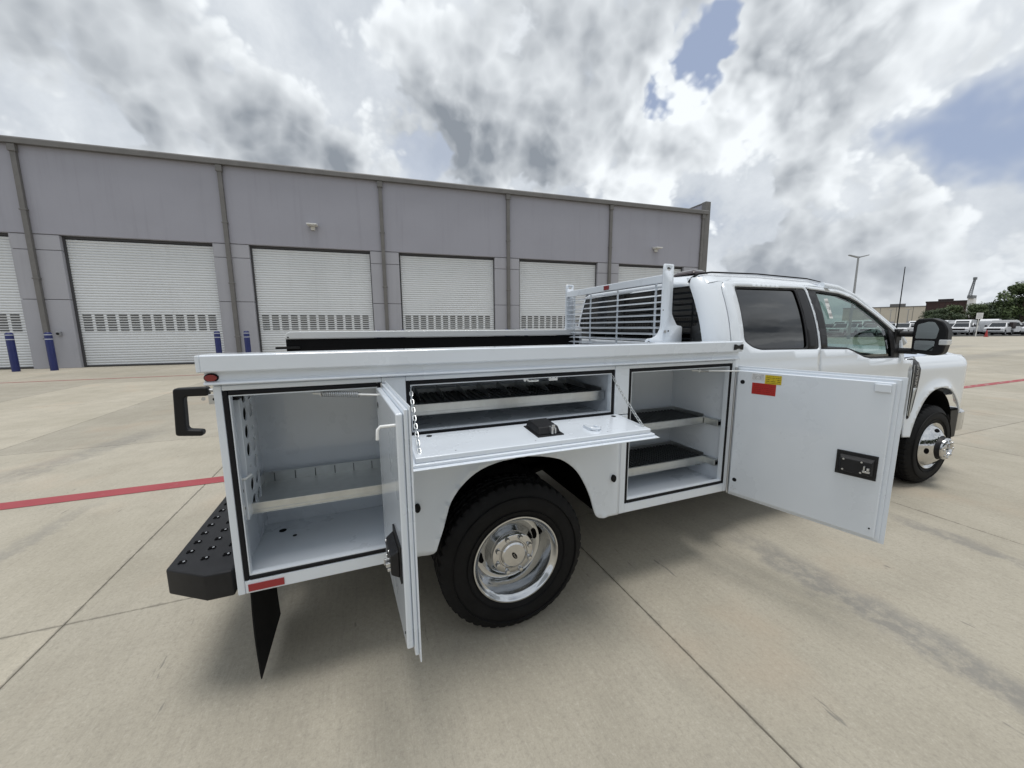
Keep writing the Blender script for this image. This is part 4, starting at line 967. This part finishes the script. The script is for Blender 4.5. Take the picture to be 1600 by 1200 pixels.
    fo = [(4.092, .53)] + fa + [(5.20, .70), (5.28, .76), (5.315, .86), (5.31, 1.02), (5.285, 1.165), (5.23, 1.235), (5.15, 1.268), (4.95, 1.288), (4.70, 1.297), (4.30, 1.284), (4.092, 1.272)]
    def ff(x, z):
        d = segdist(x, z, fa)
        y = .998 + .030 * max(0, 1 - d / .12) ** 2
        if z > 1.16: y -= .075 * ((z - 1.16) / .13) ** 2
        if x > 5.05: y -= .16 * ((x - 5.05) / .26) ** 2
        return (XF(x), s * y, z)
    fe = skin('fender', fo, [], ff, 'cab_paint', T, res=.028, smooth=60)
    MB().lathe([(.43, .72), (.43, .985)], 4.60, .52, s, 48).build('wheel_liner', 'chassis_black', fe, smooth=60)
    vp = [(4.100, 1.268), (4.185, 1.270), (4.222, 1.262), (4.236, 1.23), (4.236, 1.12), (4.222, .98), (4.190, .82), (4.160, .715), (4.120, .705), (4.112, .72), (4.108, .85)]
    vt = skin('fender_vent', vp, [], lambda x, z: (x, s * (1.004 - (.075 * ((max(z, 1.16) - 1.16) / .13) ** 2)), z), 'pillar_gloss', fe, res=.05, thick=.012)
    skin('vent_blade', [(4.130, .73), (4.150, .73), (4.165, .86), (4.185, .965), (4.205, 1.0), (4.150, 1.0), (4.140, .86)], [], lambda x, z: (x, s * 1.0125, z), 'galvanised', fe, res=.05, thick=.004)
    MB().box(4.110, 4.116, s * 1.0105 - .002, s * 1.0105 + .002, .74, 1.22).build('vent_edge', 'galvanised', fe)
    mt = Matrix.Translation((4.178, s * 1.0115, 1.115)) @ Matrix.Rotation(R(-90 if s < 0 else 90), 4, 'Y') @ (Matrix.Rotation(R(90), 4, 'X') if s < 0 else Matrix.Rotation(R(180), 4, 'Z') @ Matrix.Rotation(R(90), 4, 'X'))
    text_mesh('badge_letters', 'SUPER DUTY', .046, 'zinc_bright', fe, mt, .002)
    # tow mirror
    mh_poly = rounded([(1.075, 1.345), (1.225, 1.325), (1.275, 1.345), (1.290, 1.45), (1.285, 1.550), (1.250, 1.612), (1.19, 1.640), (1.09, 1.635), (1.068, 1.60)], .02, 3)
    mo = MB().prism([(s * a, b_) for a, b_ in mh_poly], 3.845, 3.93, 'x').build('mirror', 'black_plastic', T, bevel=.012, seg=3)
    MB().prism([(s * a, b_) for a, b_ in rounded([(1.095, 1.468), (1.225, 1.468), (1.236, 1.55), (1.205, 1.605), (1.17, 1.612), (1.10, 1.588)], .012, 3)], 3.8405, 3.8445, 'x').build('mirror_glass', 'mirror_glass', mo)
    MB().prism([(s * a, b_) for a, b_ in rounded([(1.095, 1.375), (1.215, 1.365), (1.222, 1.45), (1.095, 1.452)], .012, 3)], 3.8405, 3.8445, 'x').build('spot_mirror', 'mirror_glass', mo)
    MB().box(3.835, 3.915, min(s * 1.245, s * 1.296), max(s * 1.245, s * 1.296), 1.418, 1.462).build('turn_signal', 'lamp_clear', mo, bevel=.006)
    for z in (1.505, 1.355):
        MB().tube([(3.86, s * .955, z), (3.885, s * 1.03, z), (3.89, s * 1.10, z)], .026, 10).build('mirror_arm', 'black_plastic', mo, smooth=60)
    MB().box(3.80, 3.90, min(s * .955, s * .985), max(s * .955, s * .985), 1.30, 1.55).build('mirror_base', 'black_plastic', mo, bevel=.012)
    return cab
for s in (-1, 1): cab_side(s)
# roof
def roofz(x): 
    pts = [(1.655, 1.905), (1.70, 1.945), (1.80, 1.962), (2.3, 1.972), (2.9, 1.962), (3.10, 1.940), (3.24, 1.905)]
    for (a, b_), (c, d) in zip(pts, pts[1:]):
        if x <= c: return b_ + (d - b_) * (x - a) / (c - a)
    return pts[-1][1]
q = MB(); nx, ny = 44, 32; vs_ = []
for i in range(nx + 1):
    x = 1.655 + (3.24 - 1.655) * i / nx; zr = roofz(x)
    hw = .812 - (.10 * ((1.76 - x) / .105) ** 2 if x < 1.76 else 0)
    for k in range(ny + 1):
        t = -1 + 2 * k / ny; e = abs(t)
        z = zr + .030 * (1 - t * t) - .055 * max(0, (e - .86) / .14) ** 2
        vs_.append((x, hw * t, z))
q.add(vs_, [(i * (ny + 1) + k, (i + 1) * (ny + 1) + k, (i + 1) * (ny + 1) + k + 1, i * (ny + 1) + k + 1) for i in range(nx) for k in range(ny)])
roof = q.build('cab_roof', 'cab_paint', T, smooth=60)
for s in (-1, 1):
    pts = [(1.648, s * .695, 1.900), (1.668, s * .700, 1.935), (1.72, s * .715, 1.966), (1.82, s * .735, 1.979), (2.3, s * .742, 1.987), (2.9, s * .742, 1.975), (3.08, s * .744, 1.955)]
    MB().tube(pts, [.009, .009, .008, .006, .005, .005, .003], 8).build('roof_moulding', 'black_rubber', roof, smooth=60)
for (x, y) in ((1.85, -.50), (1.85, .30)):
    MB().add([(x - .08, y - .12, 1.985), (x + .10, y - .12, 1.985), (x + .10, y + .12, 1.985), (x - .08, y + .12, 1.985), (x - .045, y - .085, 2.022), (x + .05, y - .085, 2.022), (x + .05, y + .085, 2.022), (x - .045, y + .085, 2.022)],
             [(4, 5, 6, 7), (0, 1, 5, 4), (1, 2, 6, 5), (2, 3, 7, 6), (3, 0, 4, 7), (0, 3, 2, 1)]).build('roof_lamp', 'amber_smoke', roof, bevel=.02, seg=3)
# cab back wall and glass
skin('cab_back', [(-.868, .60), (.868, .60), (.868, 1.40), (.70, 1.90), (.55, 1.925), (-.55, 1.925), (-.70, 1.90), (-.868, 1.40)], [[(-.852, 1.455), (.852, 1.455), (.715, 1.878), (-.715, 1.878)]], lambda y, z: (1.652 + .02 * (1 - (y / .87) ** 2) * -1, y, z), 'cab_paint', T, res=.07)
skin('rear_window', [(-.852, 1.45), (.852, 1.45), (.715, 1.882), (-.715, 1.882)], [], lambda y, z: (1.660 - .02 * (1 - (y / .87) ** 2), y, z), 'glass_rear', T, res=.1, thick=0)
# windscreen, hood, nose
skin('windscreen', [(-.80, 0), (.80, 0), (.93, 1), (-.93, 1)], [], lambda y, t: (3.22 + .82 * t + .05 * (1 - (y / .93) ** 2), y, 1.925 - .575 * t), 'glass_clear', T, res=.12, thick=0)
def hoodz(x):
    pts = [(3.98, 1.290), (4.30, 1.300), (4.75, 1.312), (5.05, 1.296), (5.20, 1.258), (5.29, 1.19)]
    for (a, b_), (c, d) in zip(pts, pts[1:]):
        if x <= c: return b_ + (d - b_) * (x - a) / (c - a)
    return pts[-1][1]
q = MB(); nx, ny = 24, 28; vs_ = []
for i in range(nx + 1):
    x = 3.98 + 1.31 * i / nx
    hw = .930 - (.13 * ((x - 5.05) / .24) ** 2 if x > 5.05 else 0)
    for k in range(ny + 1):
        t = -1 + 2 * k / ny; z = hoodz(x) + .050 * (1 - abs(t) ** 2.5) - .012 * max(0, abs(t) - .93) / .07
        vs_.append((XF(x), hw * t, z))
q.add(vs_, [(i * (ny + 1) + k, (i + 1) * (ny + 1) + k, (i + 1) * (ny + 1) + k + 1, i * (ny + 1) + k + 1) for i in range(nx) for k in range(ny)])
hood = q.build('hood', 'cab_paint', T, smooth=60)
nose = MB().box(5.10, 5.385, -.70, .70, .74, 1.235).build('grille', 'black_plastic', T, bevel=.02)
for z in (.86, 1.0, 1.13): MB().box(5.386, 5.41, -.68, .68, z - .02, z + .02).build('grille_bar', 'chrome', nose, bevel=.006)
for s in (-1, 1):
    MB().box(5.12, 5.375, min(s * .705, s * .86), max(s * .705, s * .86), .82, 1.18).build('headlight', 'lamp_clear', T, bevel=.03)
fb = [(5.20, -.985), (5.30, -.985), (5.415, -.93), (5.50, -.75), (5.54, -.4), (5.54, .4), (5.50, .75), (5.415, .93), (5.30, .985), (5.20, .985)]
bmp = MB().prism(fb, .46, .690, 'z').build('front_bumper', 'chrome', T, bevel=.03, seg=3)
MB().box(5.02, 5.20, -.93, .93, .34, .66).build('bumper_valance', 'black_plastic', bmp, bevel=.02)
for s in (-1, 1): MB().box(5.00, 5.195, s * .93 - .05, s * .93 + .05, .40, .72).build('bumper_filler', 'black_plastic', bmp, bevel=.02)
MB().tube([(4.22, -.80, 1.27), (4.215, -.80, 1.36), (4.21, -.80, 2.13)], [.012, .006, .0035], 8).build('antenna', 'black_plastic', T, smooth=60)
# cab interior
ci = MB().box(3.72, 4.0, -.85, .85, .95, 1.30).build('dashboard', 'dash_plastic', T, bevel=.04)
MB().lathe([(.18, 0), (.19, .012), (.18, .024), (.17, .012)], 0, 0, 1, 32, closed=True).xform(lambda q_: Vector((3.62 + q_.y * .9 + q_.z * .35, .42 + q_.x, 1.22 + q_.z * .93))).build('steering_wheel', 'dash_plastic', T, smooth=60)
for x0 in (3.05, 2.10):
    for y in (-.42, .42):
        st = MB().prism(rounded([(x0 - .12, .95), (x0 + .40, .98), (x0 + .40, 1.08), (x0 + .02, 1.08), (x0 - .10, 1.52), (x0 - .22, 1.50)], .05, 3), y - .25, y + .25, 'y').build('seat', 'seat_cloth', T, bevel=.03)
        MB().box(x0 - .24, x0 - .12, y - .13, y + .13, 1.53, 1.70).build('headrest', 'seat_cloth', st, bevel=.04)
MB().box(1.66, 4.0, -.955, .955, .58, .62).build('cab_floor', 'dash_plastic', T)
MB().add([(2.915, -.880, 1.800), (2.962, -.880, 1.803), (2.985, -.925, 1.64), (2.938, -.925, 1.64)], [(0, 1, 2, 3)]).build('window_slip', 'window_slip', T)
# headliner
MB().box(1.72, 3.12, -.70, .70, 1.90, 1.912).build('headliner', 'seat_cloth', T)

# ================================================================== THE LOT BEYOND
def pickup():
    root = empty('pickup')
    lo = [(-2.75, .55), (-2.78, .95), (-2.72, 1.22), (-.95, 1.22), (-.90, 1.26), (1.05, 1.26), (1.25, 1.24), (2.45, 1.17), (2.72, 1.08), (2.80, .80), (2.78, .50), (2.25, .48), (2.18, .75), (1.95, .90), (1.65, .90), (1.42, .75), (1.35, .45), (-1.15, .45), (-1.22, .75), (-1.45, .90), (-1.75, .90), (-1.98, .75), (-2.05, .50)]
    MB().prism(lo, -.96, .96, 'y').build('body', 'van_white', root, bevel=.05)
    gh_ = MB(); zb, zt = 1.255, 1.90
    vs_ = [(-.92, -.90, zb), (1.22, -.90, zb), (1.22, .90, zb), (-.92, .90, zb), (-.80, -.74, zt), (.45, -.74, zt), (.45, .74, zt), (-.80, .74, zt)]
    gh_.add(vs_, [(0, 1, 2, 3), (4, 7, 6, 5), (0, 4, 5, 1), (1, 5, 6, 2), (2, 6, 7, 3), (3, 7, 4, 0)]).build('cab', 'van_white', root, bevel=.06)
    MB().add([(1.195, -.78, 1.31), (1.195, .78, 1.31), (.525, .66, 1.84), (.525, -.66, 1.84)], [(0, 1, 2, 3)]).xform(lambda q_: q_ + Vector((.03, 0, .015))).build('windscreen', 'far_glass', root)
    for s in (-1, 1):
        for a, b_, c, d in ((-.80, .05, -.74, .05), (.13, 1.0, .13, .45)):
            MB().add([(a, s * .905, 1.32), (b_, s * .905, 1.32), (d, s * .775, 1.80), (c, s * .775, 1.80)], [(0, 1, 2, 3)]).build('side_window', 'far_glass', root)
        MB().box(2.55, 2.80, min(s * .66, s * .93), max(s * .66, s * .93), .88, 1.06).build('headlight', 'lamp_clear', root, bevel=.02)
        for x in (1.80, -1.60):
            w_ = MB().lathe([(.001, .97), (.22, .97), (.24, .985), (.38, .98), (.40, .95), (.40, .74), (.38, .72), (.001, .72)], x, .40, s, 20).build('wheel', 'black_rubber', root, smooth=40)
            MB().lathe([(.001, .982), (.20, .985), (.22, .975)], x, .40, s, 16).build('rim', 'van_silver', w_)
        MB().box(1.02, 1.10, min(s * .97, s * 1.22), max(s * .97, s * 1.22), 1.28, 1.52).build('mirror', 'black_plastic', root, bevel=.02)
    MB().box(2.70, 2.815, -.64, .64, .80, 1.07).build('grille', 'black_plastic', root, bevel=.02)
    MB().box(2.62, 2.90, -.95, .95, .48, .74).build('front_bumper', 'pole_grey', root, bevel=.03)
    MB().box(-2.86, -2.70, -.95, .95, .5, .70).build('rear_bumper', 'pole_grey', root, bevel=.03)
    return root
def van():
    root = empty('cargo_van')
    pr = [(-2.9, .45), (-2.95, 2.35), (-2.85, 2.50), (1.0, 2.52), (1.35, 2.40), (2.15, 1.45), (2.85, 1.22), (2.95, .95), (2.92, .45)]
    MB().prism(pr, -1.0, 1.0, 'y').build('body', 'van_white', root, bevel=.07)
    MB().add([(2.12, -.85, 1.50), (2.12, .85, 1.50), (1.46, .78, 2.28), (1.46, -.78, 2.28)], [(0, 1, 2, 3)]).xform(lambda q_: q_ + Vector((.03, 0, .02))).build('windscreen', 'far_glass', root)
    for s in (-1, 1):
        MB().add([(.55, s * 1.004, 1.45), (1.80, s * 1.004, 1.45), (1.30, s * 1.004, 2.10), (.55, s * 1.004, 2.10)], [(0, 1, 2, 3)]).build('side_window', 'far_glass', root)
        for x in (1.95, -1.85): MB().lathe([(.001, 1.01), (.22, 1.01), (.35, 1.0), (.36, .97), (.36, .76), (.001, .75)], x, .36, s, 18).build('wheel', 'black_rubber', root, smooth=40)
        MB().box(2.72, 2.93, min(s * .68, s * .95), max(s * .68, s * .95), .95, 1.15).build('headlight', 'lamp_clear', root, bevel=.02)
    MB().box(2.85, 2.965, -.62, .62, .72, 1.08).build('grille', 'black_plastic', root, bevel=.02)
    return root
pk = pickup(); vn = van()
FD = Vector((.364, .931, 0)); RD = Vector((.931, -.364, 0)); CAM = Vector((-.619, -2.9, 0))
def lot(depth, lat): return CAM + FD * depth + RD * lat       # metres into the yard and across it
def polar(t, dist):
    th = math.atan(t); return CAM + (FD * math.cos(th) + RD * math.sin(th)) * dist
front_row = [(57.5, 59.0, 'white pickup in the front row of the lot seen just left of the truck mirror'), (57.8, 63.6, 'white pickup in the front row of the lot half hidden by the truck mirror'), (58.0, 68.3, 'white pickup in the front row of the lot behind the white sign post'), (57.0, 72.6, 'white pickup with dark dump bed parked just beyond the red cone'), (56.3, 77.0, 'white pickup at the end of the front row next to the dark bed pickup'), (57.6, 54.4, 'white pickup in the front row seen past the windscreen pillar of the truck'), (57.6, 49.9, 'white pickup in the front row seen through the truck cab windows')]
first = True
for k, (d, l, lab) in enumerate(front_row):
    o = pk if first else copy_tree(pk); first = False
    o.location = lot(d, l); o.rotation_euler.z = R(190 + random.uniform(-4, 4)); tag(o, lab, 'pickup', 'pickups in the front row')
    if k == 3:
        bx_ = MB().box(-2.85, -1.0, -1.05, 1.05, 1.00, 1.95).build('dump_bed', 'far_brown_trim', o, bevel=.03)
for row, (d, n_) in enumerate(((64.5, 13), (71, 14), (77.5, 14), (85, 15))):
    for k in range(n_):
        o = copy_tree(pk) if (k + row) % 6 != 2 else copy_tree(vn)
        o.location = lot(d + random.uniform(-.6, .6), 54 + row * 6.5 + k * 3.3 + random.uniform(-.3, .3)); o.rotation_euler.z = R(190 + random.uniform(-5, 5))
        hue = random.choice(['van_white', 'van_white', 'van_silver', 'van_dark', 'van_white', 'van_silver'])
        if hue != 'van_white' and (k + row) % 6 != 2:
            for c_o in o.children:
                if c_o.name.split('.')[0] in ('body', 'cab'): c_o.material_slots[0].link = 'OBJECT'; c_o.material_slots[0].material = MATS[hue]
            tag(o, ('silver' if hue == 'van_silver' else 'dark blue grey') + ' pickup packed into the rows behind the front row of the lot', 'pickup', 'coloured pickups in the back rows')
        elif (k + row) % 6 != 2: tag(o, 'white pickup packed into the rows behind the front row of the lot', 'pickup', 'pickups in the back rows')
        else: tag(o, 'tall white cargo van standing among the back rows of pickups', 'van', 'vans in the back rows')
        for ch_o in list(o.children):
            if ch_o.name.startswith('dump_bed'): bpy.data.objects.remove(ch_o)
for l in (80.2,):
    o = vn; o.scale = (.92, .92, .92)
    o.location = lot(62.5, l); o.rotation_euler.z = R(-28); tag(o, 'white cargo van parked sideways behind the pickup with the dark bed', 'van')
kb = MB()
for (d0, d1, z) in ((53.2, 54.0, .13),):
    c = [lot(d0, 30), lot(d0, 110), lot(d1, 110), lot(d1, 30)]
    kb.add([(p_.x, p_.y, -.01) for p_ in c] + [(p_.x, p_.y, z) for p_ in c], [(4, 5, 6, 7), (0, 1, 5, 4), (1, 2, 6, 5), (2, 3, 7, 6), (3, 0, 4, 7)])
tag(kb.build('kerb', 'kerb_dark'), kind='structure')
c = [lot(54.0, 30), lot(54.0, 140), lot(125, 140), lot(125, 30)]
tag(MB().add([(p_.x, p_.y, .02) for p_ in c], [(0, 1, 2, 3)]).build('parking_lot', 'asphalt_far'), kind='structure')
# sign post, cone
p_ = lot(51.0, 62.0)
sg = empty('sign_post', p_); tag(sg, 'white notice board on a pale post at the edge of the parking lot', 'sign')
MB().tube([(0, 0, -.01), (0, 0, 3.0)], .05, 8).build('post', 'sign_white', sg)
b_ = MB().box(-.45, .45, -.085, -.055, 2.35, 3.15).build('board', 'sign_white', sg, bevel=.01); b_.rotation_euler.z = R(-21)
for k in range(4):
    l_ = MB().box(-.34, .34 - .1 * (k % 2), -.089, -.086, 2.50 + k * .16, 2.55 + k * .16).build('print_line', 'pole_grey', sg); l_.rotation_euler.z = R(-21)
p_ = lot(50.6, 62.9); cn = empty('traffic_cone', p_); tag(cn, 'red traffic cone standing beside the white sign post', 'cone')
MB().box(-.2, .2, -.2, .2, 0, .04).build('base', 'cone_red', cn)
q = MB(); n = 16; vs_ = [(rr_ * math.cos(2 * math.pi * k / n), rr_ * math.sin(2 * math.pi * k / n), z) for rr_, z in ((.16, .04), (.11, .40), (.045, .90)) for k in range(n)]
q.add(vs_, [(i * n + k, i * n + (k + 1) % n, (i + 1) * n + (k + 1) % n, (i + 1) * n + k) for i in range(2) for k in range(n)] + [tuple(range(2 * n, 3 * n))]).build('cone_body', 'cone_red', cn, smooth=50)
# light poles
def pole(loc, hgt, rz, r_=.11):
    o = empty('light_pole', loc, rz)
    MB().tube([(0, 0, -.01), (0, 0, hgt)], [r_, r_ * .6], 12).build('shaft', 'pole_grey', o, smooth=60)
    for s in (-1, 1):
        MB().prism([(s * .1, hgt - .15), (s * .1, hgt), (s * 1.15, hgt + .22), (s * 1.15, hgt + .12)], -.14, .14, 'y').build('lamp_head', 'pole_grey', o, bevel=.02)
    return o
tag(pole(lot(46, 40.6), 9.55, R(-21), .15), 'tall twin-headed light pole rising behind the truck cab roof', 'light pole')
for k, l in enumerate((.935, .985, 1.03)):
    tag(pole(polar(l, 235), 8.2, R(-21 + 90), .16), 'far twin-headed light pole in front of the beige building', 'light pole', 'far light poles')

# far buildings
def block(name, dist, t0, t1, depth, hgt, m_, label):
    a, b_ = polar(t0, dist), polar(t1, dist); root = empty(name, a); root.rotation_euler.z = math.atan2(b_.y - a.y, b_.x - a.x)
    L = (b_ - a).length; MB().box(0, L, 0, depth, -.02, hgt).build('wall', m_, root)
    MB().box(-.2, L + .2, -.25, depth, hgt + .01, hgt + .5).build('roof_edge', 'trim_brown' if m_ == 'far_beige' else 'far_brown_trim', root)
    tag(root, label, 'building'); return root, L
bb, L = block('beige_building', 292, .86, 1.078, 30, 11.0, 'far_beige', 'long low beige building beyond the parking lot')
for k in range(5): MB().box(3 + k * 6.2, 3.2 + k * 6.2, -.03, -.005, 0, 11.0).build('wall_seam', 'trim_brown', bb)
for k in range(4): MB().box(4.5 + k * 7.2, 7.0 + k * 7.2, -.06, -.008, 0, 3.6).build('dock_door', 'wall_upper', bb)
MB().box(19, 25, 3, 8, 11.72, 13.0).build('roof_unit', 'trim_brown', bb)
br, L = block('brown_building', 222, 1.073, 1.188, 14, 10.2, 'far_brown', 'dark red brown building with a flat roof behind the parked pickups')
for k in range(7): MB().box(k * 1.6 + .1, k * 1.6 + .25, -.06, -.005, 0, 10.5).build('wall_rib', 'far_brown_trim', br)
for k in range(3): MB().box(.2, L - .2, -.05, -.012, 3.0 + k * 2.4, 3.1 + k * 2.4).build('wall_band', 'far_brown_trim', br)
MB().box(3, 7, 2, 8, 10.72, 11.5).build('roof_unit', 'far_brown_trim', br)
# crane
cr = empty('crane', polar(1.190, 218)); tag(cr, 'white crane tower with a raised lattice boom beside the dark brown building', 'crane')
MB().box(-.9, .9, -.8, .8, 0, 11.0).build('tower', 'crane_white', cr, bevel=.05)
MB().box(-1.9, 1.0, -.7, .7, 11.02, 12.1).build('cabin', 'crane_steel', cr, bevel=.05)
q = MB()
for a in (-.35, .35):
    for b_ in (-.35, .35): q.tube([(-2.0 + a, b_, 12.0), (-.3 + a * .5, b_ * .5, 18.0)], .09, 6)
for k in range(8):
    t0, t1 = k / 8, (k + 1) / 8; w0 = .35 * (1 - t0 * .5)
    q.tube([(-2.0 + 1.7 * t0 - w0, 0, 12 + 6 * t0), (-2.0 + 1.7 * t1 + w0, 0, 12 + 6 * t1)], .06, 5)
q.build('boom', 'crane_steel', cr)
MB().box(-.75, .25, -.4, .4, 17.6, 18.5).build('boom_head', 'crane_steel', cr, bevel=.1)

# hills
q = MB(); n = 80; vs_ = []
for i in range(n + 1):
    t = i / n; l = 1830 + 3400 * t
    hgt = (46 + 34 * math.sin(t * 2.2 + .2) + 9 * math.sin(t * 11) + 5 * math.sin(t * 27 + 1) + 3 * math.sin(t * 61)) * min(1, .05 + 7 * t) * .62
    for k, (dd_, hf) in enumerate(((1500, 0), (1700, .75), (1850, 1.0), (2300, .6), (2700, 0))):
        p_ = lot(dd_, l); vs_.append((p_.x, p_.y, hgt * 2.2 * hf - 1))
q.add(vs_, [(i * 5 + k, (i + 1) * 5 + k, (i + 1) * 5 + k + 1, i * 5 + k + 1) for i in range(n) for k in range(4)])
simple('hill_green', (.055, .068, .058), .95, var=.25, vscale=.012)
tag(q.build('hills', 'hill_green', smooth=80), kind='structure')

# trees
def tree_parts(name, hgt, rad, seed, nleaf, leaf, m_):
    rnd = random.Random(seed); root = empty(name)
    tk = MB(); tk.tube([(0, 0, -.05), (.08, .03, hgt * .25), (-.05, .05, hgt * .55), (.05, 0, hgt * .8)], [.24, .18, .12, .04], 8)
    cl = []
    for k in range(7):
        a = rnd.uniform(0, 6.28); z0 = hgt * rnd.uniform(.25, .55); e = Vector((math.cos(a) * rad * .6, math.sin(a) * rad * .6, hgt * rnd.uniform(.55, .85)))
        tk.tube([(0, 0, z0), tuple((Vector((0, 0, z0)) + e) / 2 + Vector((0, 0, .2))), tuple(e)], [.10, .06, .025], 6)
    tk.build('trunk', 'bark', root, smooth=60)
    for k in range(26):
        a = rnd.uniform(0, 6.28); rr_ = rad * math.sqrt(rnd.random()) * .85; zz = hgt * rnd.uniform(.35, .95)
        sc = (1 - abs(zz / hgt - .62) * 1.2); cl.append((Vector((math.cos(a) * rr_ * sc, math.sin(a) * rr_ * sc, zz)), rad * rnd.uniform(.22, .40)))
    q = MB()
    for k in range(nleaf):
        c, r_ = rnd.choice(cl); d = Vector((rnd.gauss(0, 1), rnd.gauss(0, 1), rnd.gauss(0, .8))).normalized() * r_ * (rnd.random() ** .4)
        p_ = c + d; n_ = (d.normalized() + Vector((rnd.gauss(0, .5), rnd.gauss(0, .5), rnd.gauss(.4, .5)))).normalized(); a = n_.orthogonal().normalized(); b_ = n_.cross(a); s_ = leaf * rnd.uniform(.6, 1.4)
        q.add([p_ + a * s_, p_ + b_ * s_ * .6, p_ - a * s_, p_ - b_ * s_ * .6], [(0, 1, 2, 3)])
    q.build('crown', m_, root); return root
tA = tree_parts('oak_tree', 7.5, 4.2, 3, 4200, .20, 'leaf_dark'); tB = tree_parts('oak_tree', 8.5, 3.6, 9, 4200, .20, 'leaf_mid')
spots = [(100, 113, .72), (99, 119, .80), (98, 123.5, .92), (97, 129, 1.0), (99, 108.5, .55), (87, 115.5, 1.25), (86, 121, 1.4), (104, 116, .68), (103, 127, .92), (106, 121, .80), (110, 120, .72), (96, 133, 1.05), (118, 103, .22), (118, 96, .20), (118, 112, .25)]
fa_, fb_ = True, True
for k, (d, l, sc) in enumerate(spots):
    if k % 2 == 0: o = tA if fa_ else copy_tree(tA); fa_ = False
    else: o = tB if fb_ else copy_tree(tB); fb_ = False
    o.location = lot(d, l); o.rotation_euler.z = random.uniform(0, 6.28); o.scale = (sc * 1.1, sc * 1.1, sc)
    if sc < .3: tag(o, 'low shrub growing at the foot of the beige building', 'shrub', 'shrubs by the beige building')
    elif sc > 1.2: tag(o, 'tall leafy tree standing above the others at the end of the parking lot', 'tree', 'tall trees by the lot')
    else: tag(o, 'dark green tree in the belt of trees behind the parked pickups', 'tree', 'trees behind the lot')
for k in range(9):
    o = copy_tree(tA if k % 2 else tB); sc = random.uniform(1.4, 1.9)
    o.location = (-20 + k * 7.5 + random.uniform(-1.5, 1.5), -36 + random.uniform(-3, 3), 0); o.scale = (sc * 1.1, sc * 1.1, sc); o.rotation_euler.z = random.uniform(0, 6.28)
    tag(o, 'leafy tree across the yard, mirrored dark in the rear side window of the truck', 'tree', 'trees mirrored in the truck window')
